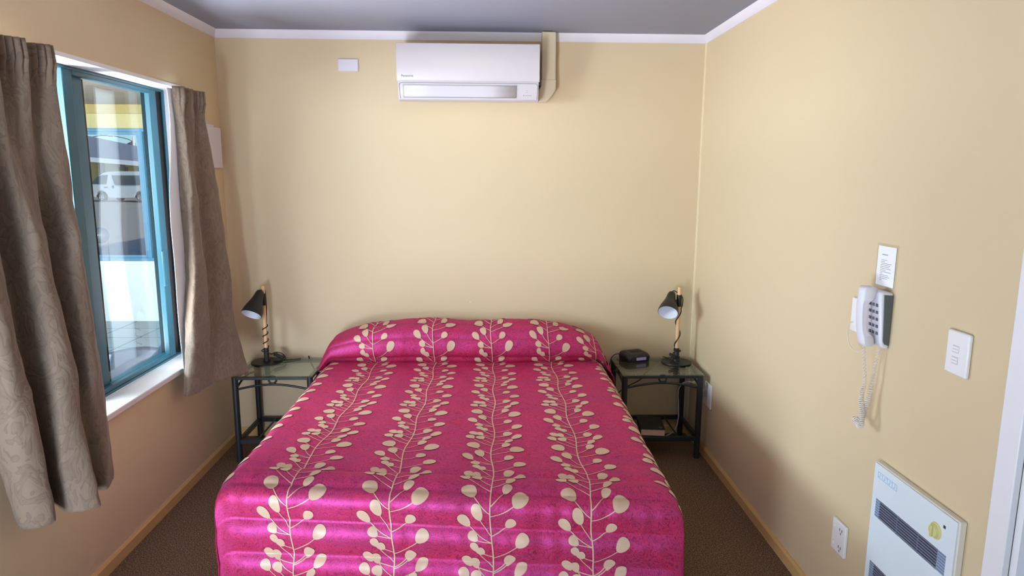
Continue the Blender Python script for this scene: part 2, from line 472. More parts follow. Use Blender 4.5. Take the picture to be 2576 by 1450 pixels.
# glazed sliding door behind the camera
d2 = thing('door_2', None, None, (SX0, YR - .08, 0), kind='structure')
b = MB(); ya, yb_ = YR - .12, YR - .04
b.box(SX0, SX0 + .05, ya, yb_, 0, SZ1); b.box(SX1 - .05, SX1, ya, yb_, 0, SZ1); b.box(SX0 + .05, SX1 - .05, ya, yb_, SZ1 - .05, SZ1); b.box(SX0 + .05, SX1 - .05, ya, yb_, 0, .03)
b.box(1.07, 1.13, ya + .02, yb_ - .02, .03, SZ1 - .05)
b.build('door_frame', M['teal'], d2)

# ---------------------------------------------------------------- window 1 (left wall)
w1 = thing('window_1', 'teal aluminium sliding window between the curtains', 'window', (-.1, -1.2, WZ0), kind='structure')
b = MB()
b.box(-.10, .004, WY0, WY1, WZ1 - .004, WZ1 + .012)
b.box(-.10, .004, WY1 - .004, WY1 + .012, WZ0, WZ1); b.box(-.10, .004, WY0 - .012, WY0 + .004, WZ0, WZ1)
b.build('reveal', M['trimw'], w1)
MB().box(-.105, .028, WY0 - .01, WY1 + .03, WZ0 - .025, WZ0).build('sill', M['trimw'], w1, bevel=.004)
def frame_rect(mb, x0, x1, y0, y1, z0, z1, wy, wz):
    mb.box(x0, x1, y0, y0 + wy, z0, z1); mb.box(x0, x1, y1 - wy, y1, z0, z1)
    mb.box(x0, x1, y0 + wy, y1 - wy, z0, z0 + wz); mb.box(x0, x1, y0 + wy, y1 - wy, z1 - wz, z1)
b = MB(); f0, f1 = WZ0, WZ1 - .004
frame_rect(b, -.20, -.100, WY0, WY1 - .004, f0, f1, .022, .012)
b.box(-.20, -.172, -1.24, -1.06, f0 + .022, f1 - .022)
b.build('frame', M['teal'], w1, bevel=.003)
sa = MB(); sy0, sy1, sz0, sz1 = -1.243, -.512, f0 + .012, f1 - .010
frame_rect(sa, -.130, -.104, sy0, sy1, sz0, sz1, .062, .020)
sa.box(-.136, -.118, sy1, sy1 + .02, sz0, sz1)
sash = sa.build('sash', M['teal'], w1, bevel=.003)
b = MB(); b.box(-.143, -.1305, sy0 + .03, sy0 + .166, sz0 + .006, sz1 - .006); b.box(-.143, -.1305, sy1 - .030, sy1 - .012, sz0 + .006, sz1 - .006); b.box(-.143, -.1305, sy0 + .166, sy1 - .030, sz0 + .006, sz0 + .020); b.box(-.143, -.1305, sy0 + .166, sy1 - .030, sz1 - .018, sz1 - .006); b.build('glazing_lip', M['teal'], sash, bevel=.002)
b = MB(); b.box(-.158, -.144, sy0 + .10, sy0 + .200, sz0 + .02, sz1 - .02); b.build('gasket', M['black'], sash)
MB().box(-.195, -.106, WY1 - .046, WY1 - .0265, sz0, sz1).build('jamb_gap_shade', M['black'], w1)  # black fill standing in for the shade of the gap beside the jamb
MB().box(-.139, -.135, sy0 + .06, sy1 - .022, sz0 + .012, sz1 - .012).build('pane', M['pane_tint'], sash)
b = MB(); b.box(-.1035, -.094, -.585, -.560, 1.02, 1.20); b.build('latch', M['teal'], sash, bevel=.004)
MB().box(-.185, -.181, WY0 + .03, -1.241, sz0 + .01, sz1 - .01).build('pane', M['pane_clear'], w1)

# ---------------------------------------------------------------- curtains
def resample(pts, n):
    P = spline(pts, 400); L = [0]
    for i in range(1, 400): L.append(L[-1] + (P[i] - P[i - 1]).length)
    out = []; k = 0
    for i in range(n):
        t = L[-1] * i / (n - 1)
        while k < 398 and L[k + 1] < t: k += 1
        f = (t - L[k]) / max(1e-9, L[k + 1] - L[k]); out.append(P[k].lerp(P[k + 1], min(1, f)))
    return out

def drape(name, rows, n=150, nz=90, pleats=(), header=.085, label=None, group=None, width=1.2, wr=.0075, seed=0):
    """rows: list of (t 0 top..1 hem, [plan points (x,y,z)...]) with equal meaning along s"""
    R = [(t, resample(p, n)) for t, p in rows]
    def fn(s, t):
        i = s * (n - 1); k = min(int(i), n - 2); f = i - k
        j = 0
        while j < len(R) - 2 and R[j + 1][0] < t: j += 1
        t0, a = R[j]; t1, bb = R[j + 1]; u = (t - t0) / (t1 - t0)
        u = u * .6 + .4 * u * u * (3 - 2 * u)
        p = a[k].lerp(a[k + 1], f).lerp(bb[k].lerp(bb[k + 1], f), u)
        tz = t * 1.5
        nx = 0
        for (c, w, amp) in pleats:            # pinch pleats: three small folds per group
            d = (s - c) / w
            if abs(d) < 1: nx += amp * (.5 + .5 * math.cos(d * 3 * 2 * PI)) * (1 - d ** 4)
        m = 1 - sstep(header * .75, header * 1.6, tz)
        pin = math.exp(-((tz - header) / .015) ** 2)
        p = p + Vector((nx * m - .004 * pin, 0, 0))
        q = Vector((s * width * 5 + seed, t * 4, seed))
        am = wr * sstep(.1, .5, tz)
        p += Vector((noise.noise(q) * am * 1.6 + noise.noise(q * 2.7) * am * .7 + am * .5 * noise.noise(Vector((s * width * 9, t * 26, seed + 3))), noise.noise(q + Vector((9, 3, 1))) * am, 0))
        return p
    mb = MB().grid(fn, n - 1, nz, uvfn=lambda s, t: (s * width, t * 1.5))
    o = mb.build(name, M['curtain'], smooth=180, recalc=False, solid=.003)
    return tag(o, label, 'curtain', group)

# right curtain: left edge .. right edge at a set of heights
E3 = lambda *p: p
rc_rows = [
 (0.00, [(.045, -.665, 1.985), (.075, -.645, 1.985), (.055, -.60, 1.985), (.085, -.53, 1.985), (.05, -.50, 1.985), (.085, -.42, 1.985), (.055, -.375, 1.985)]),
 (0.10, [(.045, -.655, 1.84), (.085, -.645, 1.84), (.05, -.615, 1.84), (.085, -.54, 1.84), (.05, -.50, 1.84), (.09, -.43, 1.84), (.055, -.37, 1.84)]),
 (0.35, [(.045, -.655, 1.47), (.105, -.665, 1.47), (.10, -.58, 1.47), (.03, -.50, 1.47), (.085, -.42, 1.47), (.11, -.36, 1.47), (.07, -.285, 1.47)]),
 (0.62, [(.045, -.665, 1.07), (.110, -.715, 1.07), (.115, -.61, 1.07), (.05, -.50, 1.07), (.10, -.42, 1.07), (.125, -.34, 1.07), (.10, -.265, 1.07)]),
 (0.82, [(.045, -.735, .77), (.110, -.765, .77), (.125, -.65, .77), (.09, -.54, .77), (.135, -.44, .77), (.15, -.37, .77), (.135, -.31, .77)]),
 (1.00, [(.050, -.80, .535), (.09, -.83, .53), (.13, -.70, .53), (.13, -.62, .53), (.18, -.52, .53), (.20, -.45, .52), (.222, -.40, .515)]),
]
rc = drape('curtain', rc_rows, pleats=[(.22, .16, .022), (.70, .17, .022)], label='short taupe curtain in the room corner, hem flaring over the left bedside table', group='taupe window curtains', width=.9, seed=2)
# white lining showing at the leading edge
def lin_fn(s, t):
    z = 1.975 - t * 1.44
    yl = -.680 - .058 * sstep(0, .5, t) + .008 * math.sin(t * 9)
    yr = yl + .16 + .05 * t
    return (.028 + .015 * math.sin(s * 3.1) + .004 * math.sin(t * 14), yl + (yr - yl) * s, z)
MB().grid(lin_fn, 20, 60).build('lining', M['lining'], rc, smooth=180, solid=.0015)['label'] = 'white lining'
lc_rows = [
 (0.00, [(.06, -2.10, 1.985), (.10, -2.04, 1.985), (.06, -1.98, 1.985), (.105, -1.90, 1.985), (.06, -1.85, 1.985), (.11, -1.78, 1.985), (.07, -1.73, 1.985), (.115, -1.68, 1.985), (.09, -1.635, 1.985)]),
 (0.10, [(.06, -2.10, 1.84), (.105, -2.04, 1.84), (.05, -1.98, 1.84), (.11, -1.90, 1.84), (.05, -1.85, 1.84), (.115, -1.78, 1.84), (.06, -1.73, 1.84), (.125, -1.67, 1.84), (.09, -1.63, 1.84)]),
 (0.40, [(.06, -2.09, 1.39), (.12, -2.05, 1.39), (.10, -1.97, 1.39), (.04, -1.90, 1.39), (.14, -1.86, 1.39), (.12, -1.78, 1.39), (.06, -1.73, 1.39), (.155, -1.69, 1.39), (.10, -1.585, 1.39)]),
 (0.72, [(.06, -2.05, .92), (.13, -2.03, .92), (.14, -1.96, .92), (.05, -1.88, .92), (.17, -1.87, .92), (.17, -1.79, .92), (.07, -1.74, .92), (.185, -1.72, .92), (.12, -1.555, .92)]),
 (1.00, [(.055, -1.97, .515), (.10, -2.00, .50), (.165, -1.965, .50), (.085, -1.855, .51), (.17, -1.90, .50), (.25, -1.86, .50), (.13, -1.76, .50), (.20, -1.74, .50), (.175, -1.645, .50)]),
]
drape('curtain', lc_rows, pleats=[(.30, .10, .020), (.60, .10, .020), (.90, .09, .020)], label='taupe curtain at the left edge of the view, hanging in deep folds', group='taupe window curtains', width=1.3, seed=7)

# ---------------------------------------------------------------- bed
XC, HW, RR, ZT, YF = 1.392, .778, .055, .552, -1.905
bed = thing('bed', 'double bed covered by a quilted crimson and magenta leaf-patterned bedspread', 'bed', (XC, -1.0, 0))
QP = .122                                  # quilting pitch along the length
def drop(a, h):
    """arc a past start of rounding -> (outward, drop, nx)"""
    if a <= 0: return 0., 0., 0.
    q = RR * PI / 2
    if a < q:
        th = a / RR; return RR * math.sin(th), RR * (1 - math.cos(th)), th
    return RR, RR + a - q, PI / 2
def spread(u, v, off=0.):
    """u: across from the centre line, v: along from the wall (arc lengths on the cloth)"""
    su = 1 if u >= 0 else -1; au = abs(u)
    u0 = HW - RR; v0 = -YF - RR
    ou, du, tu = drop(au - u0, 0); ov, dv, tv = drop(v - v0, 0)
    x = su * (min(au, u0) + ou); y = min(v, v0) + ov; z = ZT - du - dv
    nx, ny = su * math.sin(tu), math.sin(tv); nz = max(0., math.cos(tu) * math.cos(tv))
    n = Vector((nx, -ny, nz + .001)).normalized()
    # quilting: soft channels between stitched rows
    ph = ((v - .045) / QP) % 1.0
    prof = 1 - abs(2 * ph - 1) ** 3.4
    soft = sstep(v0 - .25, v0 + .05, v)
    sidef = sstep(0, PI / 2, tu)
    amp = .0012 + .0115 * soft
    amp *= (1 - .75 * sidef)
    amp *= 1 - .6 * sstep(u0 - .03, u0 + .05, au) * soft
    puff = amp * (prof - .25 + .35 * soft * math.sin(ph * 2 * PI - .6))
    q = Vector((x * 7, v * 5, 2.))
    wr = .0035 * noise.noise(q) + .0022 * noise.noise(q * 2.3)
    # gathers running down from the stitched rows on the foot drop
    wr += soft * .0040 * noise.noise(Vector((x * 26, v * 3.2, 5.))) * prof
    wr += .006 * noise.noise(Vector((x * 2.2, v * 1.7, 8.)))
    d = puff + wr + off
    p = Vector((x, -y, z)) + n * d
    t = sstep(.85, 1.9, v)
    p.z += t * (-.030 * x / HW) * (1 if z > .25 else 1)
    p.y += -.024 * (x / HW) * t
    p.z = max(p.z, .012)
    p.x += XC
    p.x += .018 * t * sstep(.30, .80, -x)
    return p
UM = HW - RR + RR * PI / 2 + (ZT - RR) - .03
VM = -YF - RR + RR * PI / 2 + (ZT - RR) - .03
V0 = .20
ue = (HW - RR + RR * PI / 2); ve = -YF - RR + RR * PI / 2
sp = MB(); sp.uv = {}
def patch(ua, ub, va, vb, nu, nv):
    sp.grid(lambda s, t: spread(ua + (ub - ua) * s, va + (vb - va) * t), nu, nv, 0, uvfn=lambda s, t: (ua + (ub - ua) * s, va + (vb - va) * t))
patch(-ue, ue, V0, VM, 210, 330)
patch(ue, UM, V0, ve, 40, 230)
patch(-UM, -ue, V0, ve, 40, 230)

# leaf pattern, inlaid on the same cloth
#  (distance up the stem, side, outward, up, half width, half length)
UNIT = .37
LEAVES = [
 (.000, 1, .050, .040, .016, .021), (.044, 1, .090, .070, .020, .027), (.125, 1, .060, .045, .016, .021), (.195, 1, .095, .055, .025, .031),
 (.225, 1, .055, .065, .015, .023), (.290, 1, .062, .045, .012, .024), (.325, 1, .090, .055, .016, .027), (.365, 1, .055, .040, .011, .022),
 (.000, -1, .082, .030, .015, .021), (.012, -1, .060, .075, .013, .018), (.050, -1, .040, .022, .014, .016), (.104, -1, .088, .070, .017, .028), (.104, -1, .060, .018, .015, .018),
 (.125, -1, .045, .080, .017, .028), (.205, -1, .065, .070, .024, .029), (.275, -1, .085, .085, .017, .021), (.300, -1, .048, .055, .017, .019),
 (.335, -1, .055, .060, .014, .018)]
def inlay(mb, mp, u0, vfoot, vhead, phase=0., mi=1, off=.0016, umax=9, flip=1, scale=1., drift=False):
    """stem at u0 climbing from vfoot to vhead (v falls towards the head)"""
    sway = lambda h: .006 * math.sin(h * 2 * PI / UNIT * 1.0 + 1.2)
    def P(uu, vv, o=off):
        if drift:
            w = sstep(.8, 1.95, vv); uu = uu + w * (.035 * uu - .018)
        return mp(max(-umax, min(umax, uu)), vv, o)
    def ribbon(pts, w):
        n = len(pts); base = len(mb.v)
        for i, (a, c) in enumerate(pts):
            a0, c0 = pts[max(i - 1, 0)]; a1, c1 = pts[min(i + 1, n - 1)]
            dx, dy = a1 - a0, c1 - c0; L = math.hypot(dx, dy) or 1; px, py = -dy / L, dx / L
            for sgn in (-1, 0, 1):
                uu, vv = a + px * w * sgn, c + py * w * sgn
                mb.uv[len(mb.v)] = (uu, vv); mb.v.append(P(uu, vv))
        for i in range(n - 1):
            for k in (0, 1):
                q = base + i * 3 + k; mb.f.append((q, q + 1, q + 4, q + 3)); mb.m.append(mi)
    L = vfoot - vhead
    N = int(L / .012) + 2
    ribbon([(u0 + sway(L * i / (N - 1) + phase), vfoot - L * i / (N - 1)) for i in range(N)], .0022)
    k = -2
    while k * UNIT - phase < L:
        for (h, sd, ou, up, a, bl) in LEAVES:
            h0 = k * UNIT + h - phase
            sd *= flip; ou, up, a, bl = ou * scale, up * scale, a * scale, bl * scale
            cu, cv = u0 + sway(h0 + phase) + sd * ou, vfoot - h0 - up
            if h0 < .0 or cv < vhead + .01 or cv > vfoot - .01: continue
            nu, nv = u0 + sway(h0 + phase), vfoot - h0
            dx, dy = cu - nu, cv - nv; D = math.hypot(dx, dy); ex, ey = dx / D, dy / D
            # leaf leans a bit more upright than its stalk
            ang = math.atan2(ey, ex); tgt = -PI / 2
            ang2 = ang + .35 * ((tgt - ang + PI) % (2 * PI) - PI)
            lx, ly = math.cos(ang2), math.sin(ang2)
            base = len(mb.v); rings, seg = 4, 22
            mb.uv[base] = (cu, cv); mb.v.append(P(cu, cv, off + .0004))
            for r in range(1, rings + 1):
                for s in range(seg):
                    th = 2 * PI * s / seg; rr = r / rings
                    al = math.cos(th) * bl * rr; pw = math.sin(th) * a * rr * (1 + .22 * math.cos(th))
                    uu, vv = cu + lx * al - ly * pw, cv + ly * al + lx * pw
                    mb.uv[len(mb.v)] = (uu, vv); mb.v.append(P(uu, vv, off + .0004))
            for s in range(seg):
                mb.f.append((base, base + 1 + s, base + 1 + (s + 1) % seg)); mb.m.append(mi)
            for r in range(rings - 1):
                for s in range(seg):
                    q = base + 1 + r * seg; mb.f.append((q + s, q + seg + s, q + seg + (s + 1) % seg, q + (s + 1) % seg)); mb.m.append(mi)
            tipu, tipv = cu - lx * bl * .8, cv - ly * bl * .8
            pts = []
            for i in range(9):
                t = i / 8; bu = nu + sd * .25 * abs(tipu - nu) ; bv = nv + (tipv - nv) * .15
                bu = nu + (tipu - nu) * .55; bv = nv + (tipv - nv) * .35
                pts.append(((1 - t) ** 2 * nu + 2 * t * (1 - t) * bu + t * t * tipu, (1 - t) ** 2 * nv + 2 * t * (1 - t) * bv + t * t * tipv))
            ribbon(pts, .0015)
        k += 1
STEMS = [-.488, -.160, .158, .478]
for us in STEMS: inlay(sp, spread, us, VM - .06, V0, phase=.17, umax=UM - .02, drift=True)
for us in (-.815, .812): inlay(sp, spread, us, ve - .015, V0, phase=.03, umax=UM - .02, drift=True)
spread_o = sp.build('bedspread', [M['silk'], M['leaf']], bed, smooth=180, recalc=False)
# piping down the two foot seams
for sgn in (-1, 1):
    pts = [spread(sgn * ue, ve + .47 * i / 24, .002) for i in range(25)]
    MB().tube(pts, [.0006 + .0028 * min(1, i / 8) for i in range(25)], 8).build('piping', M['piping'], spread_o, smooth=60)
# pillow roll: the spread folded back over the two pillows
def roll_h(x):
    """height profile across the bed"""
    a = abs(x) / .83
    e = max(0., 1 - a ** 3.4) ** .62
    return e
def roll(s, q, off=0.):
    """s: -1..1 across ; q: 0 front fold .. 1 back at wall (arc fraction)"""
    x = s * (.826 if s < 0 else .812)
    e = roll_h(s * .83)
    th = -1.12 + q * (PI + 1.12)                   # tucked under at the front, over the top, down at the wall
    hgt = (.178 * e + .024) * (1 - .075 * math.exp(-((x - .06) / .16) ** 2))
    yc, ry = -.195, .165
    z0 = ZT + .001 - .105 * sstep(.74, .84, abs(x)) * (1.0 if s > 0 else .75)
    c, sn = math.cos(th), math.sin(th)
    yy = yc - ry * math.copysign(abs(c) ** .80, c) * (1 if c > 0 else .93) * (.72 + .28 * e) + .02 * (1 - e)
    sg = math.copysign(abs(sn) ** .85, sn)
    zz = z0 + hgt * (sg + .82) / 1.82
    lip = math.exp(-(q / .07) ** 2)
    # quilting puffs
    cr = (-.02, .15, .37, .60, .84, 1.06)       # stitched rows
    pf = 0
    for c0, c1 in zip(cr, cr[1:]):
        if c0 <= q < c1: pf = (1 - abs(2 * (q - c0) / (c1 - c0) - 1) ** 2.6) * .013 * e
    yy -= pf * (c * .8 + .1); zz += pf * sn
    n1 = noise.noise(Vector((x * 8, q * 7, 3))) * .006 + noise.noise(Vector((x * 24, q * 5, 6))) * .0022
    yy -= (n1 + off) * (c if c > 0 else .1); zz += (n1 + off) * sn
    if q < .02: zz += 0
    yy = min(yy, -.008)
    return Vector((XC + x, yy, zz))
RL = .52                                         # cloth length over the roll
pr = MB(); pr.uv = {}
pr.grid(lambda s, t: roll(s * 2 - 1, t), 160, 70, 0, uvfn=lambda s, t: ((s * 2 - 1) * .82, 4 - t * RL))
rollmap = lambda u, v, o=0.: roll(max(-1, min(1, u / .82)), min(1, max(0, (RL - v) / RL)), o)
for i, us in enumerate([-.500, -.172, .148, .468, .735]): inlay(pr, rollmap, us, RL - .035, .06, phase=.0, umax=.81, scale=1., off=.0028)
pr_o = pr.build('pillow_roll', [M['silk'], M['leaf']], bed, smooth=180, recalc=False)
# turned-under hem along the fold, hanging a little over each side
hem = MB(); hem.uv = {}
def hemfn(s, t):
    a = roll(s * 2 - 1, 0.0); x = a.x - XC
    f = sstep(.70, .83, abs(x))
    p = a + Vector((0, .012 + .02 * t, -.004 - .020 * t * (1 - f) - .012 * f * t))
    p.y += .006 * math.sin(s * 60) * t * .4
    return p
hem.grid(hemfn, 160, 6, 0, uvfn=lambda s, t: (s * 1.6, 3 + t * .04))
hem.build('hem', M['piping'], pr_o, smooth=180, recalc=False)
# flap of the spread hanging beside the pillow on the right
fl = MB(); fl.uv = {}
def flap(sgn, ln):
    def fn(s, t):
        x = sgn * ((.800 if sgn > 0 else .772) + .028 * math.sin(t * PI * .8) + .006 * math.sin(s * 21 + t * 3))
        y = -.05 - .30 * s + .02 * t
        top = roll(sgn * .985, 1 - s * .95).z
        return (XC + x + sgn * .012 * s, y, top + .002 - (ln * (.45 + .55 * (1 - s))) * t)
    return fn
for sg_, ln_ in ((1, .23), (-1, .10)):
    fl = MB(); fl.grid(flap(sg_, ln_), 24, 20, 0, uvfn=lambda s, t: (s * .3, t * .2))
    fl.build('side_flap', M['silk'], pr_o, smooth=180, recalc=False, solid=.004)
MB().box(XC - .70, XC + .70, -1.82, -.06, .30, .50).build('mattress', M['mattress'], bed, bevel=.04, bseg=3)
b = MB(); b.box(XC - .69, XC + .69, -1.81, -.06, .08, .29); b.build('base', M['bedbase'], bed)
for sx in (-1, 1):
    for yy in (-1.7, -.2): MB().tube([(XC + sx * .6, yy, 0), (XC + sx * .6, yy, .08)], .022).build('leg', M['black'], bed, smooth=50)

# ---------------------------------------------------------------- bedside tables
def bedside(x0, x1, y0, y1, ztop, label):
    r = thing('bedside_table', label, 'bedside table', ((x0 + x1) / 2, (y0 + y1) / 2, 0), 'bedside tables')
    lr = .0165; ins = .018
    MB().box(x0, x1, y0, y1, ztop - .008, ztop).build('glass_top', [M['tableglass']], r, bevel=.002, bseg=1)
    LX0, LX1, LY0, LY1 = x0 + ins, x1 - ins, y0 + ins, y1 - ins
    for lx in (LX0, LX1):
        for ly in (LY0, LY1):
            MB().tube([(lx, ly, 0), (lx, ly, ztop - .009)], lr, 18).build('leg', M['iron'], r, smooth=50)
    b = MB(); t = .011
    b.box(LX0, LX1, LY0 - t, LY0 + t, ztop - .024, ztop - .0085); b.box(LX0, LX1, LY1 - t, LY1 + t, ztop - .024, ztop - .0085)
    b.box(LX0 - t, LX0 + t, LY0, LY1, ztop - .024, ztop - .0085); b.box(LX1 - t, LX1 + t, LY0, LY1, ztop - .024, ztop - .0085)
    b.build('top_rail', M['iron'], r, bevel=.002)
    # arched brace and ring on front, back and sides
    def arch(pa, pb):
        pa = Vector(pa); pb = Vector(pb); rise = .030
        return [pa.lerp(pb, i / 16) + Vector((0, 0, rise * math.sin(PI * i / 16))) for i in range(17)]
    za = ztop - .082
    for nm, pa, pb in (('front', (LX0, LY0, za), (LX1, LY0, za)), ('side', (LX0, LY0, za), (LX0, LY1, za)), ('side', (LX1, LY0, za), (LX1, LY1, za))):
        MB().tube(arch(pa, pb), .0062, 10).build('arched_brace', M['iron'], r, smooth=60)
        mid = (Vector(pa) + Vector(pb)) / 2 + Vector((0, 0, .030 + .0265)); ax = (Vector(pb) - Vector(pa)).normalized()
        MB().tube([mid + (ax * math.cos(2 * PI * k / 28) + Vector((0, 0, 1)) * math.sin(2 * PI * k / 28)) * .0205 for k in range(28)], .0055, 10, closed=True).build('ring', M['iron'], r, smooth=60)
    # lower rack
    zs = .128; b = MB()
    b.box(LX0, LX1, LY0 - .009, LY0 + .009, zs - .026, zs); b.box(LX0, LX1, LY1 - .009, LY1 + .009, zs - .026, zs)
    b.box(LX0 - .009, LX0 + .009, LY0, LY1, zs - .026, zs); b.box(LX1 - .009, LX1 + .009, LY0, LY1, zs - .026, zs)
    sh = b.build('shelf_frame', M['iron'], r, bevel=.002)
    for k in range(3):
        xx = LX0 + (LX1 - LX0) * (k + 1) / 4
        MB().tube([(xx, LY0, zs - .006), (xx, LY1, zs - .006)], .005, 8).build('rod', M['iron'], sh, smooth=60)
    return r
ZG = .495
bedside(2.262, 2.722, -.398, -.018, ZG, 'glass-topped iron bedside table holding the clock radio and a lamp')
bedside(.120, .562, -.398, -.018, ZG, 'glass-topped iron bedside table under the curtain hem, holding only a lamp')

# ---------------------------------------------------------------- desk lamps
def wrap(path_r, turns, z0, z1, cx, cy, ph, lean=(0, 0), n=90):
    pts = []
    for i in range(n):
        t = i / (n - 1); a = ph + turns * 2 * PI * t
        pts.append((cx + lean[0] * t + path_r * math.cos(a), cy + lean[1] * t + path_r * math.sin(a), z0 + (z1 - z0) * t))
    return pts
def desk_lamp(cx, cy, label, shade_dir, tilt, zsh, turns, ph, extra):
    z = ZG
    r = thing('desk_lamp', label, 'lamp', (cx, cy, z), 'desk lamps')
    MB().lathe([(0, 0), (.086, 0), (.088, .002), (.087, .006), (0, .008)], 48).build('base', M['lampblk'], r, smooth=40, loc=None) if False else None
    m4 = Matrix.Translation((cx, cy, z + .0005))
    MB().lathe([(.001, 0), (.086, 0), (.088, .002), (.087, .0065), (.001, .008)], 48, mat4=m4).build('base', M['lampblk'], r, smooth=40)
    top = z + .452
    MB().tube([(cx, cy, z + .055), (cx, cy, top - .004), (cx, cy, top)], [.0105, .0105, .009], 18).build('pole', M['pine'], r, smooth=50)
    MB().lathe([(.001, .007), (.020, .008), (.020, .018), (.016, .024), (.0145, .026), (.0145, .085), (.0115, .088)], 24, mat4=m4).build('socket', M['lampblk'], r, smooth=40)
    # clamp
    zc = zsh
    cl = MB(); cl.lathe([(.0110, -.034), (.0155, -.034), (.0155, .034), (.0110, .034)], 20, mat4=Matrix.Translation((cx, cy, zc)))
    sd = Vector((shade_dir[0], shade_dir[1], 0)).normalized()
    pv = Vector((cx, cy, zc)) + sd * .056
    cl.tube([Vector((cx, cy, zc)) + sd * .012, pv], .006, 12)
    cl.build('clamp', M['lampblk'], r, smooth=40)
    # bell shade, axis pointing down and outwards
    ax = (Vector((tilt[0], tilt[1], tilt[2]))).normalized()
    zx = -ax; xx = zx.cross(Vector((0, 1, 0))).normalized(); yy = zx.cross(xx)
    org = pv - zx * .035
    m4s = basis(org, xx, yy, zx)
    outer = [(.001, .103), (.012, .101), (.020, .094), (.024, .080), (.027, .060), (.033, .035), (.042, .010), (.050, -.012), (.0555, -.034), (.058, -.052)]
    inner = [(rr - .0022, zz - .0015) for rr, zz in outer]
    inner[0] = (.001, .098)
    sh = MB().lathe(outer, 40, 0, m4s); sh.lathe([(.058, -.052), (.0555, -.0535)], 40, 0, m4s); sh.lathe(inner[1:][::-1], 40, 1, m4s)
    so = sh.build('shade', [M['lampblk'], M['lampin']], r, smooth=50, recalc=False)
    MB().lathe([(.001, -.012), (.014, -.008), (.022, .008), (.021, .022), (.012, .042), (.011, .070)], 24, 0, m4s).build('bulb', mat('frosted_bulb', lin(240, 244, 250), .3), so, smooth=60)
    # cord spiralling down the pole
    pts = [org + zx * .104 + Vector((0, 0, .0)), org + zx * .104 - sd * .02 + Vector((0, .012, .004)), Vector((cx, cy, 0)) - sd * .020 + Vector((0, 0, zc + .02)), Vector((cx, cy, 0)) - sd * .022 + Vector((0, 0, zc - .03))]
    cp = spline(pts, 24) + wrap(.0145, -turns, zc - .05 - (.10 if turns > 3 else 0), z + .09, cx, cy, math.atan2(-sd.y, -sd.x))
    cp += spline([cp[-1]] + [Vector(p) for p in extra], 60)
    MB().tube(cp, .0030, 8).build('cord', M['cord'], r, smooth=70)
    return r
LX, LY = .228, -.118
lampL = desk_lamp(LX, LY, 'black desk lamp with wooden pole on the table by the window', (-.38, -1), (-.24, -.74, -1), ZG + .375, 3.2, 0,
    [(LX - .02, LY - .02, ZG + .075), (LX + .02, LY - .018, ZG + .06), (LX + .03, LY + .0, ZG + .05), (LX + .05, LY + .02, ZG + .055), (LX + .085, LY + .02, ZG + .045), (LX + .10, LY + .03, ZG + .015), (LX + .085, LY - .01, ZG + .013), (LX + .045, LY - .015, ZG + .012), (LX + .12, LY + .03, ZG + .006), (LX + .18, LY + .06, ZG + .004)])
# in-line switch resting on the base
m4 = basis((LX + .072, LY + .0, ZG + .038), Vector((.92, -.12, -.35)).normalized(), Vector((.12, .99, 0)).normalized(), Vector((.35, 0, .93)).normalized())
b = MB(); b.add([m4 @ Vector((x, y, zz)) for x in (-.032, .032) for y in (-.012, .012) for zz in (-.009, .009)], [(0, 1, 3, 2), (4, 6, 7, 5), (0, 4, 5, 1), (2, 3, 7, 6), (0, 2, 6, 4), (1, 5, 7, 3)])
b.build('switch', M['lampblk'], lampL, bevel=.005)
RX, RY = 2.629, -.150
lampR = desk_lamp(RX, RY, 'black desk lamp with wooden pole beside the clock radio', (-1, -.22), (-.50, -1.12, -1), ZG + .372, 1.7, 0,
    [(RX - .018, RY - .012, ZG + .075), (RX + .012, RY - .020, ZG + .080), (RX + .020, RY + .004, ZG + .066), (RX - .015, RY + .008, ZG + .058), (RX - .020, RY - .016, ZG + .047), (RX + .014, RY - .020, ZG + .040), (RX - .010, RY - .022, ZG + .030), (RX - .035, RY - .010, ZG + .034), (RX - .045, RY - .012, ZG + .012), (RX + .0, RY - .032, ZG + .010), (RX + .02, RY - .06, ZG + .004), (RX - .03, RY + .04, ZG + .010), (RX - .05, RY + .11, ZG + .006)])
b = MB(); m4 = basis((RX - .028, RY - .016, ZG + .045), Vector((.8, -.3, -.5)).normalized(), Vector((.3, .95, 0)).normalized(), Vector((.5, .1, .85)).normalized())
b.add([m4 @ Vector((x, y, zz)) for x in (-.022, .022) for y in (-.010, .010) for zz in (-.008, .008)], [(0, 1, 3, 2), (4, 6, 7, 5), (0, 4, 5, 1), (2, 3, 7, 6), (0, 2, 6, 4), (1, 5, 7, 3)])
b.build('switch', M['lampblk'], lampR, bevel=.004)

# ---------------------------------------------------------------- clock radio and its cord
ck = thing('clock_radio', 'black clock radio with lilac display on the right bedside table', 'clock radio', (2.40, -.088, ZG))
ck.rotation_euler = (0, 0, 0)
ca = math.radians(19); cX = Vector((math.cos(ca), math.sin(ca), 0)); cY = Vector((-math.sin(ca), math.cos(ca), 0))
m4 = basis((2.393, -.086, ZG + .0005), cX, cY, Vector((0, 0, 1)))
def clk(x, y, z): return m4 @ Vector((x, y, z))
def rr_outline(a, bb, r, n=6):
    o = []
    for cx, cy, st in ((a - r, bb - r, 0), (-a + r, bb - r, 1), (-a + r, -bb + r, 2), (a - r, -bb + r, 3)):
        for k in range(n + 1):
            t = (st + k / n) * PI / 2; o.append((cx + r * math.cos(t), cy + r * math.sin(t)))
    return o
b = MB(); rings = []
for (zz, sc, dy) in ((.0, .94, 0), (.006, .98, 0), (.020, 1.0, 0), (.030, .99, .001), (.040, .93, .006), (.047, .82, .010), (.050, .66, .012), (.051, .30, .012)):
    o = rr_outline(.080 * sc, .058 * sc, .020 * sc)
    rings.append([clk(x, y + dy, zz) for x, y in o])
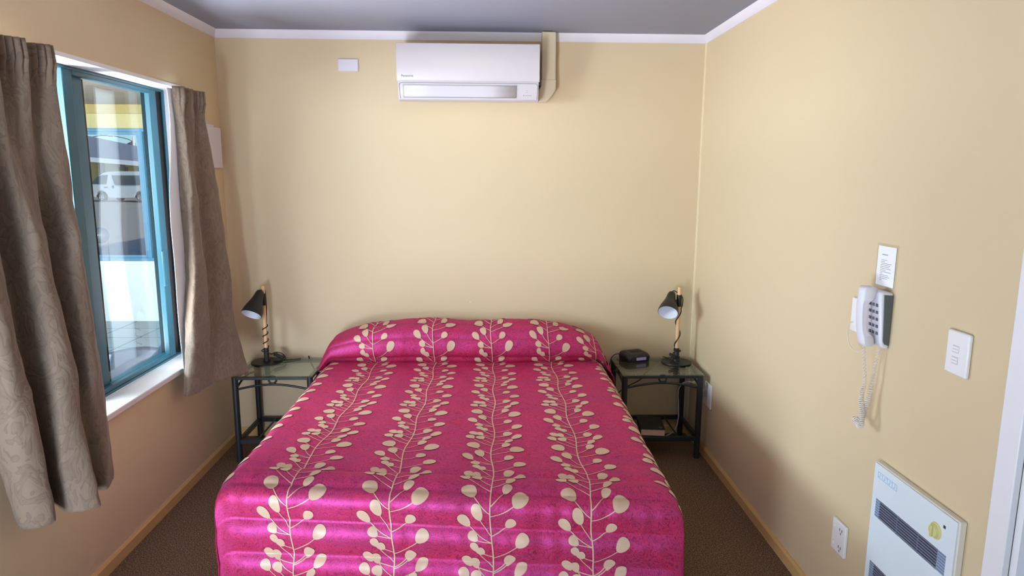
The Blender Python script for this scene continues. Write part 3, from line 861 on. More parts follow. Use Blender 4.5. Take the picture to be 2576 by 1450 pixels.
n = len(rings[0]); base = len(b.v)
for R in rings: b.v += R
for i in range(len(rings) - 1):
    for k in range(n): b.f.append((base + i * n + k, base + i * n + (k + 1) % n, base + (i + 1) * n + (k + 1) % n, base + (i + 1) * n + k)); b.m.append(0)
b.f.append(tuple(base + (len(rings) - 1) * n + k for k in range(n))); b.m.append(0); b.f.append(tuple(base + k for k in range(n))[::-1]); b.m.append(0)
b.build('case', M['clock'], ck, smooth=50)
def clk_box(mb, x0, x1, y0, y1, z0, z1):
    mb.add([clk(x, y, z) for x in (x0, x1) for y in (y0, y1) for z in (z0, z1)], [(0, 1, 3, 2), (4, 6, 7, 5), (0, 4, 5, 1), (2, 3, 7, 6), (0, 2, 6, 4), (1, 5, 7, 3)])
    return mb
face = clk_box(MB(), -.052, .060, -.0615, -.050, .006, .034).build('face', M['clockface'], ck, bevel=.003)
clk_box(MB(), -.022, .044, -.0624, -.0612, .011, .028).build('display', M['lcd'], face)
b = MB()
for k in range(3): clk_box(b, -.030 + k * .026, -.012 + k * .026, -.012, .0, .0505, .0535)
clk_box(b, -.03, .03, .012, .026, .0505, .053)
b.build('button', M['clock'], ck, bevel=.001)
cpts = spline([(2.325, -.075, ZG + .02), (2.295, -.07, ZG + .032), (2.262, -.07, ZG + .012), (2.247, -.075, ZG - .05), (2.246, -.08, ZG - .16), (2.246, -.07, .25)], 50)
MB().tube(cpts, .0026, 8).build('cord', M['cord'], ck, smooth=70)
# black lamp lead hanging behind the right table
o = MB().tube(spline([(2.56, -.055, ZG - .012), (2.52, -.05, .44), (2.475, -.045, .40), (2.44, -.045, .355), (2.38, -.05, .325), (2.32, -.06, .29), (2.28, -.08, .25), (2.25, -.07, .16), (2.245, -.06, .004)], 60), .0036, 8).build('lamp_lead', M['cord'], smooth=70)
tag(o, 'black flex sagging behind the right bedside table', 'cord', 'black lamp flexes')
o = MB().tube(spline([(.44, -.009, ZG + .008), (.45, -.008, ZG - .03), (.47, -.008, .42), (.49, -.008, .37), (.53, -.009, .30), (.57, -.010, .2), (.585, -.012, .06)], 50), .0036, 8).build('lamp_lead', M['cord'], smooth=70)
tag(o, 'black flex running down the wall behind the left bedside table', 'cord', 'black lamp flexes')

# ---------------------------------------------------------------- book
zb = .129
bk = thing('book', 'thick black hardback book on the lower rack of the right table', 'book', (2.47, -.27, zb))
ba = math.radians(-6); bX = Vector((math.cos(ba), math.sin(ba), 0)); bY = Vector((-math.sin(ba), math.cos(ba), 0))
mb4 = basis((2.462, -.272, zb), bX, bY, Vector((0, 0, 1)))
def bbox(mb, x0, x1, y0, y1, z0, z1):
    return mb.add([mb4 @ Vector((x, y, z)) for x in (x0, x1) for y in (y0, y1) for z in (z0, z1)], [(0, 1, 3, 2), (4, 6, 7, 5), (0, 4, 5, 1), (2, 3, 7, 6), (0, 2, 6, 4), (1, 5, 7, 3)])
b = MB(); bbox(b, -.066, .070, -.105, .105, 0, .0025); bbox(b, -.066, .070, -.105, .105, .0375, .040); bbox(b, -.0685, -.066, -.105, .105, 0, .040)
cov = b.build('cover', M['bookcov'], bk, bevel=.0012)
bbox(MB(), -.0655, .066, -.102, .102, .0026, .0374).build('pages', M['pages'], bk)
tb = text_mb('HOLY', .022, mb4 @ Matrix.Translation((-.028, .060, .0402))); tb2 = text_mb('BIBLE', .022, mb4 @ Matrix.Translation((-.030, .036, .0402)))
tb.add(tb2.v, tb2.f); tb.build('title_lettering', M['gilt'], cov)
b = MB()
for rr, a0, a1 in ((.010, .2, 2.9), (.006, 3.4, 6.0)):
    b.tube([mb4 @ Vector((.045 + rr * math.cos(a0 + (a1 - a0) * i / 12), -.075 + rr * math.sin(a0 + (a1 - a0) * i / 12), .0402)) for i in range(13)], .0012, 6)
b.build('emblem', M['emblem'], cov)

# ---------------------------------------------------------------- air conditioner
AX0, AX1, AZ0, AZ1, AD = 1.030, 1.798, 1.978, 2.274, .205
ac = thing('air_conditioner', 'white wall-mounted air conditioner above the bed', 'air conditioner', ((AX0 + AX1) / 2, 0, AZ0))
pr_ = [(-.001, AZ0 + .014), (-.12, AZ0 + .002), (-.150, AZ0), (-.172, AZ0 + .008), (-.188, AZ0 + .040), (-.194, AZ0 + .080), (-.195, AZ0 + .108), (-.195, AZ1 - .006), (-.19, AZ1), (-.001, AZ1)]
MB().prism(pr_, 0, AX0 + .004, AX1 - .004).build('body', M['ac_w'], ac, bevel=.003)
fp = MB().prism([(-.1955, AZ0 + .100), (-.2010, AZ0 + .100), (-.207, AZ0 + .110), (-.207, AZ1 - .004), (-.205, AZ1), (-.1955, AZ1)], 0, AX0, AX1).build('front_panel', M['ac_w'], ac, bevel=.002)
lt = text_mb('Panasonic', .0165, basis((AX0 + .024, -.2073, AZ0 + .121), (1, 0, 0), (0, 0, 1), (0, -1, 0)))
lt.build('logo_lettering', M['ink'], fp)
# lower fascia following the curved front, with an arched raised border
def low(z):
    """front y of the lower body at height z above AZ0"""
    P = [(0, .150), (.008, .172), (.040, .188), (.080, .194), (.108, .195)]
    for (a, ya), (c, yc) in zip(P, P[1:]):
        if z <= c: return -(ya + (yc - ya) * (z - a) / (c - a))
    return -.195
border = []
x0, x1, zb0, zt0 = AX0 + .010, AX1 - .010, .012, .092
for i in range(13): t = i / 12; border.append((x0 + .004 * (1 - t), zb0 + (zt0 - .016 - zb0) * t))
for i in range(1, 9): a = PI - i / 8 * PI / 2; border.append((x0 + .016 + .016 * math.cos(a), zt0 - .016 + .016 * math.sin(a)))
for i in range(1, 40): border.append((x0 + .016 + (x1 - x0 - .032) * i / 40, zt0))
for i in range(0, 9): a = PI / 2 - i / 8 * PI / 2; border.append((x1 - .016 + .016 * math.cos(a), zt0 - .016 + .016 * math.sin(a)))
for i in range(1, 13): t = i / 12; border.append((x1 - .004 * t, zt0 - .016 - (zt0 - .016 - zb0) * t))
MB().tube([(x, low(z) - .0015, AZ0 + z) for x, z in border], .0016, 6).build('fascia_line', M['seam'], ac, smooth=60)
lv = MB(); lx0, lx1 = AX0 + .034, AX1 - .128
lv.grid(lambda s, t: (lx0 + (lx1 - lx0) * s, low(.020 + .060 * t) - .004, AZ0 + .020 + .060 * t), 4, 10)
lvo = lv.build('louvre', M['ac_l'], ac, smooth=60, solid=.005)
b = MB()
loop = [(lx0 - .002, .018), (lx1 + .002, .018), (lx1 + .002, .082), (lx0 - .002, .082)]
b.tube([(x, low(z) - .0008, AZ0 + z) for x, z in [loop[0], (loop[0][0], .04), (loop[0][0], .06), loop[3]]], .0014, 6)
b.tube([(x, low(z) - .0008, AZ0 + z) for x, z in [loop[1], (loop[1][0], .04), (loop[1][0], .06), loop[2]]], .0014, 6)
b.tube([(loop[0][0], low(.018) - .001, AZ0 + .018), (loop[1][0], low(.018) - .001, AZ0 + .018)], .0022, 6)
b.build('louvre_gap', M['seam'], lvo)
b = MB()
for k, wd in enumerate((.010, .008, .006)): b.box(AX1 - .072, AX1 - .072 + wd, low(.045 + .009 * k) - .0014, low(.045) + .001, AZ0 + .064 - .009 * k, AZ0 + .0655 - .009 * k)
b.prism([(AX1 - .090, AZ0 + .029), (AX1 - .080, AZ0 + .029), (AX1 - .085, AZ0 + .034)], 1, low(.03) - .0016, low(.03))
for k in range(8): b.box(AX1 - .077 + k * .0045, AX1 - .0738 + k * .0045, low(.03) - .0016, low(.03), AZ0 + .030, AZ0 + .0322)
b.build('marking', M['inkgrey'], ac)
# pipe bracket beside the unit
MB().box(AX1 - .002, AX1 + .016, -.060, -.006, 2.079, 2.112).build('pipe_sleeve', mat('foil_grey_sleeve', lin(120, 116, 112), .5), ac)
# pipe trunking
tr = thing('pipe_trunking', 'beige pipe cover rising from the air conditioner to the ceiling', 'pipe cover', (1.86, 0, 2.0))
MB().box(1.818, 1.897, -.062, -.002, 2.105, 2.368).build('straight_cover', M['trunk'], tr, bevel=.005)
MB().prism([(1.815, 2.112), (1.900, 2.112), (1.900, 2.062), (1.893, 2.045), (1.862, 2.002), (1.848, 1.990), (1.8005, 1.988), (1.8005, 2.052), (1.808, 2.062), (1.8155, 2.076)], 1, -.066, -.002).build('elbow_cover', M['trunk'], tr, bevel=.005)
b = MB(); b.box(1.822, 1.876, -.071, -.069, 2.3690, 2.3745)
b.build('gap', M['black'], tr)
# blank plate on the back wall
o = MB().box(.677, .790, -.010, -.0005, 2.152, 2.219).build('cover_plate', M['plate'], bevel=.003); tag(o, 'small blank white wall plate left of the air conditioner', 'wall plate')
# wall plug over the bed
o = MB().lathe([(.001, .004), (.004, .003), (.005, 0)], 14, 0, basis((1.414, -.0005, .829), (1, 0, 0), (0, 0, 1), (0, -1, 0))).build('wall_plug', M['plastic_w'], smooth=60); tag(o, 'tiny white plug dot in the wall above the pillows', 'wall plug')
# shallow white box on the left wall behind the right curtain
fb = thing('fuse_box', 'shallow white box on the wall, half behind the corner curtain', 'fuse box', (0, -.15, 1.6))
MB().box(.001, .010, -.25, -.115, 1.70, 1.845).build('back_plate', M['plate'], fb)
MB().box(.001, .022, -.27, -.052, 1.612, 1.832).build('cover', M['plate'], fb, bevel=.003)

# ---------------------------------------------------------------- right wall fittings
def onR(depth, y0, y1, z0, z1, mb=None):
    mb = mb or MB(); return mb.box(W - depth, W - .0005, y0, y1, z0, z1)
# laminated notice
nt_ = thing('notice', 'laminated paper notice taped above the wall telephone', 'notice', (W, -1.94, 1.24))
MB().box(W - .0012, W - .0004, -1.995, -1.882, 1.238, 1.380).build('film', M['laminate'], nt_)
MB().box(W - .0022, W - .0013, -1.985, -1.890, 1.249, 1.372).build('sheet', M['paper'], nt_)
b = MB(); rnd = random.Random(3)
def word_line(z, y, total, h):
    e = y - total
    while y > e:
        l = min(rnd.uniform(.003, .008), y - e)
        b.box(W - .0026, W - .0023, y - l, y, z, z + h); y -= l + .0016
word_line(1.344, -1.914, .030, .0034)
for k, ln in enumerate((.032, .022, .056, .050, .046, .054, .028, .056, .012, .044, .052, .040, .010)): word_line(1.328 - k * .0052, -1.910, ln, .0018)
b.build('print', M['inkgrey'], nt_)
# telephone jack plate and telephone
jk = thing('phone_jack', 'white wall plate behind the telephone handset', 'wall plate', (W, -1.81, 1.13))
onR(.010, -1.852, -1.778, 1.072, 1.186).build('plate', M['plastic_w'], jk, bevel=.003)
MB().tube(spline([(W - .012, -1.80, 1.105), (W - .03, -1.80, 1.09), (W - .035, -1.83, 1.035), (W - .03, -1.87, 1.02), (W - .03, -1.91, 1.035)], 40), .0016, 6).build('lead', M['cordw'], jk, smooth=60)
ph = thing('wall_telephone', 'white corded wall telephone with handset hung in front', 'telephone', (W, -1.93, 1.05))
# body wedge: profile in (x, z), extruded in y
body_p = [(W - .001, 1.236), (W - .036, 1.240), (W - .042, 1.230), (W - .030, 1.085), (W - .024, 1.066), (W - .001, 1.058)]
MB().prism(body_p, 1, -1.992, -1.895).build('body', M['phone'], ph, bevel=.006)
MB().prism([(W - .003, 1.228), (W - .031, 1.230), (W - .022, 1.085), (W - .017, 1.076), (W - .003, 1.070)], 1, -1.9945, -1.9915).build('side_inlay', M['phoneg'], ph, bevel=.001)
kp = MB()
for r_ in range(5):
    for c_ in range(3):
        z = 1.195 - r_ * .022; xs = W - .042 + (1.230 - z) * .012 / .145; y = -1.975 + c_ * .019
        kp.box(xs - .0025, xs + .004, y - .0050, y + .0050, z - .0045, z + .0045)
kp.build('keypad', M['key'], ph)
# handset: curved bar with ear and mouth cups
hs = MB(); prof_h = []
rows = []
for i in range(25):
    t = i / 24; z = 1.250 - .186 * t
    bow = .007 * math.sin(PI * t)
    grip = sstep(.16, .30, t) * (1 - sstep(.72, .86, t))
    th = .022 - .011 * grip - .004 * t; wd = .0205 - .002 * grip
    xo = W - .082 - bow + .012 * t                 # outer face
    xc = xo + th
    yc = -1.950 - .004 * t
    if i in (0, 24): th *= .7; wd *= .86
    rows.append([(xc + th * sx, yc + wd * sy, z) for sx, sy in ((-.92, -.75), (-1, 0), (-.92, .75), (-.7, 1), (.8, 1), (1, .8), (1, -.8), (.8, -1), (-.7, -1))])
n = 9; base = 0
for R in rows: hs.v += [Vector(p) for p in R]
for i in range(24):
    for k in range(n): hs.f.append((i * n + k, i * n + (k + 1) % n, (i + 1) * n + (k + 1) % n, (i + 1) * n + k)); hs.m.append(0)
hs.f.append(tuple(range(n))[::-1]); hs.m.append(0); hs.f.append(tuple(24 * n + k for k in range(n))); hs.m.append(0)
hs.build('handset', M['phone'], ph, smooth=50)
# coiled cord
cl_path = spline([(W - .058, -1.955, 1.062), (W - .056, -1.960, 1.02), (W - .055, -1.970, .97), (W - .050, -1.962, .93), (W - .048, -1.950, .895), (W - .050, -1.966, .85), (W - .052, -1.972, .812), (W - .050, -1.955, .800), (W - .048, -1.930, .815), (W - .045, -1.925, .800), (W - .040, -1.945, .815), (W - .036, -1.960, .860), (W - .030, -1.970, .93), (W - .028, -1.975, 1.00), (W - .022, -1.98, 1.062)], 900)
coil = []; L = 0
for i, p in enumerate(cl_path):
    if i: L += (p - cl_path[i - 1]).length
    t = (cl_path[min(i + 1, 899)] - cl_path[max(i - 1, 0)]).normalized()
    a = t.cross(Vector((1, 0, 0))).normalized(); c = t.cross(a)
    lo = sstep(.95, .86, p.z)
    rad = .0032 + .0042 * (1 - sstep(.86, .97, p.z)); 
    dens = 95 + 70 * (1 - sstep(.86, .97, p.z))
    coil.append((p, a, c, rad, dens))
pts = []; phs = 0
for i, (p, a, c, rad, dens) in enumerate(coil):
    if i: phs += (p - coil[i - 1][0]).length * dens * 2 * PI
    pts.append(p + (a * math.cos(phs) + c * math.sin(phs)) * rad)
MB().tube(spline(pts, 1700), .0017, 6).build('coiled_cord', M['cordw'], ph, smooth=80)
# light switch
ls = thing('light_switch', 'white double light switch near the door frame', 'light switch', (W, -2.31, 1.13))
onR(.012, -2.345, -2.262, 1.073, 1.189).build('plate', M['plastic_w'], ls, bevel=.004)
for k, z in enumerate((1.142, 1.112)):
    b = MB(); b.box(W - .0145, W - .0125, -2.312, -2.290, z - .010, z + .010); b.build('rocker', M['plastic_w'], ls, bevel=.002)
    b = MB()
    for q in (-.008, 0., .008): b.box(W - .0150, W - .0146, -2.311, -2.291, z + q - .0006, z + q + .0006)
    b.build('marking', mat('switch_marking', lin(170, 190, 200), .5), ls)
# power socket low on the wall
sk = thing('power_socket', 'white double power socket left of the wall heater', 'power socket', (W, -1.83, .34))
onR(.012, -1.872, -1.786, .282, .398).build('plate', M['plastic_w'], sk, bevel=.003)
for z in (.372, .308):
    onR(.016, -1.806, -1.794, z - .006, z + .006).build('switch', M['plastic_w'], sk, bevel=.002)
    b = MB(); b.box(W - .0126, W - .0121, -1.838, -1.834, z - .004, z + .006); b.box(W - .0126, W - .0121, -1.852, -1.848, z - .004, z + .006); b.box(W - .0126, W - .0121, -1.845, -1.841, z - .016, z - .008)
    b.build('pin_slot', mat('slot_grey', lin(90, 90, 110), .6), sk)
# socket with plug beside the bedside table
s2 = thing('power_socket', 'white power socket behind the right bedside table, white plug fitted', 'power socket', (W, -.38, .37))
onR(.011, -.432, -.318, .303, .437).build('plate', M['plastic_w'], s2, bevel=.003)
onR(.040, -.365, -.330, .355, .392).build('plug', mat('clear_grey_plug', lin(150, 146, 140), .3), s2, bevel=.006)
o = MB().tube(spline([(W - .042, -.20, .388), (W - .060, -.185, .387), (W - .085, -.16, .372), (W - .10, -.13, .33), (W - .098, -.11, .28), (W - .09, -.10, .22), (W - .085, -.09, .12), (W - .11, -.10, .05), (W - .2, -.12, .004)], 60), .0035, 8).build('white_lead', M['cordw'], smooth=70)
tag(o, 'white flex curling down behind the right bedside table', 'cord')
s3 = MB(); onR(.010, -.235, -.165, .335, .440, s3); s3o = s3.build('phone_plate', M['plastic_w'], bevel=.003); tag(s3o, 'small white plate in the corner that the white flex plugs into', 'wall plate')
pl = MB().tube([(W - .011, -.20, .388), (W - .042, -.20, .388)], [.011, .007], 14).build('plug', M['cordw'], s3o, smooth=50)
# wall heater
HY0, HY1, HZ0, HZ1, HD = -2.398, -2.020, .215, .706, .024
ht = thing('wall_heater', 'white wall panel heater with two grilles and cream dial', 'heater', (W, -2.2, HZ0))
onR(HD - .004, HY0 - .004, HY1, HZ0, HZ1 + .003).build('back_frame', M['heaterside'], ht, bevel=.003)
G = [(.538, .597), (.328, .387)]; gy0, gy1 = -2.371, -2.043
b = MB(); xa, xb = W - HD, W - HD + .0038
zs_ = [HZ0 + .002] + [q for g in sorted(G) for q in g] + [HZ1]
for i in range(0, len(zs_), 2): b.box(xa, xb, HY0, HY1 - .002, zs_[i], zs_[i + 1])
for g in G: b.box(xa, xb, gy1, HY1 - .002, *g); b.box(xa, xb, HY0, gy0, *g)
b.build('front_panel', M['heater'], ht)
for (g0, g1) in G:
    b = MB(); b.box(xb - .0004, xb + .0002, gy0, gy1, g0, g1, 0)
    go = b.build('grille', M['grilled'], ht)
    b = MB()
    for k in range(7):
        z = g0 + (g1 - g0) * (k + .5) / 7; b.box(xa + .0004, xb - .0006, gy0, gy1, z - .0019, z + .0019)
    for y in (gy0 + (gy1 - gy0) * .36, gy0 + (gy1 - gy0) * .66): b.box(xa + .0006, xb - .0006, y - .001, y + .001, g0, g1)
    b.build('grille_bar', M['grille'], go)
    for q0, q1 in ((gy0, gy0 + .035), (gy1 - .02, gy1)): MB().box(xa + .0008, xb - .0006, q0, q1, g0, g1).build('end_vane', mat('grille_end_vane', lin(150, 178, 208), .5), go)
kc = (W - HD, -2.321, .642)
kb = MB().lathe([(.001, .010), (.016, .010), (.0175, .007), (.019, .003), (.0225, .002), (.0235, 0)], 36, 0, basis(kc, (0, 1, 0), (0, 0, 1), (-1, 0, 0))).build('dial', M['knob'], ht, smooth=35)
MB().box(kc[0] - .016, kc[0] - .0095, kc[1] - .0035, kc[1] + .0035, kc[2] - .016, kc[2] + .016).build('dial_grip', M['knob'], kb, bevel=.0015)
MB().box(xa - .001, xa + .001, -2.357, -2.349, .666, .674).build('indicator', M['ink'], ht)
b = MB(); frame_rect(b, xa - .0007, xa + .0005, -2.140, -2.042, .664, .684, .0016, .0016)
for k in range(7): y = -2.130 + k * .0128; b.box(xa - .0007, xa + .0005, y, y + .002, .668, .680); b.box(xa - .0007, xa + .0005, y + .002, y + .008, .668 + .010 * (k % 2), .670 + .010 * (k % 2))
b.build('badge', M['logo'], ht)

# ---------------------------------------------------------------- outside
GZ = -.35
struct(MB().box(-90, 60, -60, 110, GZ - .1, GZ).build('ground', M['asphalt']), 'sunlit asphalt car park outside', 'ground')
struct(MB().box(-3.4, -T - .001, -7, 3.73, -.34, -.10).build('floor_veranda', M['pavers']), 'grey paved veranda floor outside the window', 'floor')
struct(MB().box(-3.3, -T - .001, -7, 4.4, 2.315, 2.36).build('ceiling_veranda', M['soffit']), 'boarded veranda soffit outside', 'ceiling')
b = MB(); b.prism([(-3.4, 2.37), (W + .6, 2.37), (W + .3, 2.45), (.6, 3.5), (-.6, 3.5)], 1, -9, 15.0)
struct(b.build('roof', M['roof']))
# veranda wing wall with a blue framed window
V = 3.73
b = MB(); b.box(-3.4, 0.0, V, V + .14, GZ, .595); b.box(-3.4, 0.0, V, V + .14, 2.06, 2.32); b.box(-3.4, -3.25, V, V + .14, .595, 2.06); b.box(-1.75, 0.0, V, V + .14, .595, 2.06)
bw = b.build('wall_veranda', [M['render_w'], M['beamy']])
for p in bw.data.polygons:
    if p.center.z > 2.0: p.material_index = 1
struct(bw, 'white textured veranda wall with yellow beam, seen through the window', 'wall')
struct(MB().box(-3.4, 0.0, V - .05, V + .0, 2.215, 2.314).build('trim_5', M['beamd'], bevel=.006))
struct(MB().box(-T - .06, -T, -7, V, -.1, 0).build('trim_6', M['render_w']))
struct(MB().box(-T, -.0, T, V, -.34, 2.36).build('wall_side', M['render_w']))
w2 = thing('window_2', 'blue framed window in the veranda wall outside', 'window', (-2.5, V + .05, .6), kind='structure')
b = MB()
def frame_xz(mb, x0, x1, z0, z1, y0, y1, w):
    mb.box(x0, x0 + w, y0, y1, z0, z1); mb.box(x1 - w, x1, y0, y1, z0, z1); mb.box(x0 + w, x1 - w, y0, y1, z0, z0 + w); mb.box(x0 + w, x1 - w, y0, y1, z1 - w, z1)
frame_xz(b, -3.25, -1.75, .595, 2.06, V - .012, V + .08, .036)
b.box(-2.335, -2.29, V - .010, V + .06, .63, 2.03)
b.build('frame', M['blue'], w2, bevel=.004)
b = MB(); frame_xz(b, -3.21, -2.335, .631, 2.024, V + .010, V + .05, .030); so = b.build('sash', M['blue'], w2, bevel=.003)
MB().box(-3.185, -2.36, V + .028, V + .032, .655, 2.0).build('pane', M['pane_clear'], so)
MB().box(-2.29, -1.786, V + .040, V + .044, .631, 2.024).build('pane', M['pane_clear'], w2)
# globe light on the ledge outside
gl = thing('globe_light', 'smoked glass globe light outside the veranda window', 'garden light', (-2.90, V + .35, GZ))
MB().lathe([(.001, .095), (.05, .081), (.082, .048), (.095, 0), (.082, -.048), (.05, -.081), (.02, -.093)], 32, 0, Matrix.Translation((-3.105, V + .45, .845))).build('globe', M['globe'], gl, smooth=80)
MB().lathe([(.05, 0), (.03, .02), (.02, .04), (.02, 1.10), (.03, 1.125)], 18, 0, Matrix.Translation((-3.165, V + .45, GZ))).build('post', M['post'], gl, smooth=50)
# dark resin armchair close outside the window
pc = thing('outdoor_chair', 'dark resin armchair on the veranda just below the window sill', 'chair', (-.65, -.2, -.10))
cx0, cx1, cy0, cy1 = -.92, -.40, -.44, .10
armz = .52
for cx in (cx0, cx1):
    pts = spline([(cx, cy0 - .02, armz - .015), (cx, cy0 + .03, armz + .005), (cx, cy0 + .15, armz + .01), (cx, cy0 + .30, armz + .005), (cx, cy0 + .43, armz + .045), (cx, cy1 + .02, armz + .13)], 40)
    mb = MB()
    for (q, w_) in zip(pts, [1] * 40): pass
    mb.tube(pts, .022, 12)
    for i in range(len(mb.v)): mb.v[i].x = cx + (mb.v[i].x - cx) * 1.5
    mb.build('arm', M['resin'], pc, smooth=60)
    MB().tube([(cx, cy0 + .01, armz - .02), (cx, cy0 - .01, .2), (cx, cy0 - .04, -.099)], [.024, .022, .018], 12).build('leg', M['resin'], pc, smooth=60)
    MB().tube([(cx, cy1 + .0, armz + .10), (cx, cy1 + .03, .2), (cx, cy1 + .08, -.099)], [.024, .022, .018], 12).build('leg', M['resin'], pc, smooth=60)
def seatfn(s, t): return (cx0 + .03 + (cx1 - cx0 - .06) * s, cy0 + .02 + (cy1 - cy0) * t, .32 - .05 * t - .03 * math.sin(PI * s))
MB().grid(seatfn, 10, 10).build('seat', M['resin'], pc, smooth=60, solid=.012)
def backfn(s, t): return (cx0 + .04 + (cx1 - cx0 - .08) * s, cy1 + .02 + .10 * t + .05 * (1 - (2 * s - 1) ** 2) , .27 + .19 * t + .03 * math.sin(PI * s) * t)
MB().grid(backfn, 10, 10).build('backrest', M['resin'], pc, smooth=60, solid=.012)

# ---- van
vn = thing('van', 'white minivan with dark side windows parked across the car park', 'van', (-23.0, 42.0, GZ))
va = math.radians(-14); vX = Vector((math.cos(va), math.sin(va), 0)); vY = Vector((-math.sin(va), math.cos(va), 0))
vm = basis((-22.35, 42.0, GZ), vX * 1.12, vY, Vector((0, 0, 1.01)))   # x: rear +, front -, near side y = -.85
def vb(mb, x0, x1, y0, y1, z0, z1):
    return mb.add([vm @ Vector((x, y, z)) for x in (x0, x1) for y in (y0, y1) for z in (z0, z1)], [(0, 1, 3, 2), (4, 6, 7, 5), (0, 4, 5, 1), (2, 3, 7, 6), (0, 2, 6, 4), (1, 5, 7, 3)])
vprof = [(-2.32, .35), (-2.38, .55), (-2.34, .80), (-2.20, 1.00), (-1.70, 1.52), (-1.25, 1.86), (-.9, 1.95), (0, 1.98), (1.6, 1.97), (2.15, 1.92), (2.25, 1.75), (2.32, 1.1), (2.34, .45), (2.30, .30)]
# wheel arches cut into the lower edge
def archpts(cx): return [(cx + .43 * math.cos(t), .30 + .43 * math.sin(t)) for t in [0, .4, .8, 1.2, PI / 2, PI - 1.2, PI - .8, PI - .4, PI]]
outline = vprof + archpts(1.28) + [(.4, .27), (-.6, .27)] + archpts(-1.36)
b = MB(); N = len(outline)
def tum(z): return 0 if z < 1.0 else (z - 1.0) * .13
vs = [vm @ Vector((x, -.85 + tum(z), z)) for x, z in outline] + [vm @ Vector((x, .85 - tum(z), z)) for x, z in outline]
b.add(vs, [tuple(range(N))[::-1], tuple(range(N, 2 * N))] + [(i, (i + 1) % N, N + (i + 1) % N, N + i) for i in range(N)])
b.build('body', M['van'], vn, bevel=.03)
def side_poly(mb, pts, off, mi=0):
    for sg in (-1,):
        n = len(pts); q = [vm @ Vector((x, sg * (.85 - tum(z) + off), z)) for x, z in pts]; q2 = [vm @ Vector((x, sg * (.85 - tum(z) - .02), z)) for x, z in pts]
        mb.add(q + q2, [tuple(range(n)), tuple(range(2 * n - 1, n - 1, -1))] + [(i, (i + 1) % n, n + (i + 1) % n, n + i) for i in range(n)], mi)
    return mb
side_poly(MB(), [(-2.02, 1.16), (-1.95, 1.28), (-1.62, 1.60), (-1.30, 1.72), (-.86, 1.74), (-.98, 1.20), (-1.0, 1.14)], .008).build('side_window', M['vanglass'], vn)
side_poly(MB(), [(-.62, 1.72), (1.30, 1.72), (1.30, 1.12), (-.30, 1.10), (-.42, 1.16)], .008).build('side_window', M['vanglass'], vn)
side_poly(MB(), [(1.44, 1.72), (2.02, 1.68), (2.06, 1.12), (1.44, 1.12)], .008).build('side_window', M['vanglass'], vn)
side_poly(MB(), [(-1.12, .98), (-.90, .98), (-.90, .92), (-1.12, .92)], .012).build('door_handle', M['post'], vn)
side_poly(MB(), [(-.58, 1.06), (-.48, 1.06), (-.46, .90), (-.52, .90)], .012).build('door_handle', M['post'], vn)
side_poly(MB(), [(2.20, .95), (2.315, .95), (2.325, .50), (2.22, .50)], .012).build('tail_light', M['red'], vn)
for wx in (-1.36, 1.28):
    for sg in (-1, 1):
        ax = basis(vm @ Vector((wx, sg * .66, .325)), vX, Vector((0, 0, 1)), vY * sg)
        wo = MB().lathe([(.19, .205), (.30, .19), (.325, .14), (.325, .02), (.30, .0), (.02, .0)], 28, 0, ax).build('wheel', M['tyre'], vn, smooth=40)
        h = MB().lathe([(.205, .195), (.19, .175), (.05, .185), (.001, .19)], 28, 0, ax)
        h.build('hubcap', M['alloy'], wo, smooth=40)
        for k in range(5):
            h = MB()
            t = 2 * PI * k / 5 + .3; c0 = ax @ Vector((.13 * math.cos(t), .13 * math.sin(t), .196)); 
            h.lathe([(.001, .003), (.036, .002), (.038, -.004)], 10, 0, basis(c0, vX, Vector((0, 0, 1)), vY * sg))
            h.build('spoke_gap', M['tyre'], wo)

# ---- low motel block across the car park
hb = thing('motel_building', 'low building with grey hipped roof behind the van', 'building', (-27, 52, GZ))
BY = 50.0
MB().prism([(-38, GZ), (-16, GZ), (-16, 1.36), (-38, 3.1)], 1, BY + 1.6, BY + 9).build('wall', M['yellow'], hb)
b = MB(); b.add([(-40, BY, 3.28), (-14, BY - .4, 1.22), (-14, BY + 11, 1.22), (-40, BY + 11, 3.28), (-33.5, BY + 4.5, 4.87), (-29.9, BY + 4.5, 3.24), (-15, BY + 4.5, 1.95)],
      [(0, 1, 6, 5, 4), (1, 2, 6), (2, 3, 4, 5, 6), (3, 0, 4)]); b.build('roof', M['roof'], hb)
b = MB(); b.add([(x, y, z) for (x, z) in ((-40, 3.24), (-14, 1.18)) for y in (BY - .45, BY + .05) for z in (z - .02, z + .16)], [(0, 1, 3, 2), (4, 6, 7, 5), (0, 4, 5, 1), (2, 3, 7, 6), (0, 2, 6, 4), (1, 5, 7, 3)]); b.build('gutter', M['fascia'], hb)
for x in (-28.6, -27.0, -25.1, -24.2, -22.2, -20.4): MB().box(x - .13, x + .13, BY - .05, BY + .2, GZ, 3.24 - (x + 40) * .0792).build('post', M['post'], hb)
for x0, x1 in ((-28.1, -27.4), (-26.6, -25.9)): 
    f = MB().box(x0, x1, BY + 1.52, BY + 1.6, 1.0, 2.0).build('window', M['post'], hb)
    MB().box(x0 + .08, x1 - .08, BY + 1.49, BY + 1.52, 1.08, 1.92).build('pane', M['vanglass'], f)
MB().box(-26.0, -25.3, BY + .5, BY + .7, .4, 1.85).build('sign', M['redpaint'], hb)
for x0, x1 in ((-25.0, -24.3), (-24.0, -23.4), (-23.2, -22.4)):
    f = MB().box(x0, x1, BY + .6, BY + .75, .3, 2.0).build('screen', M['fascia'], hb)
    MB().box(x0 + .07, x1 - .07, BY + .56, BY + .6, .4, 1.75).build('pane', M['vanglass'], f)
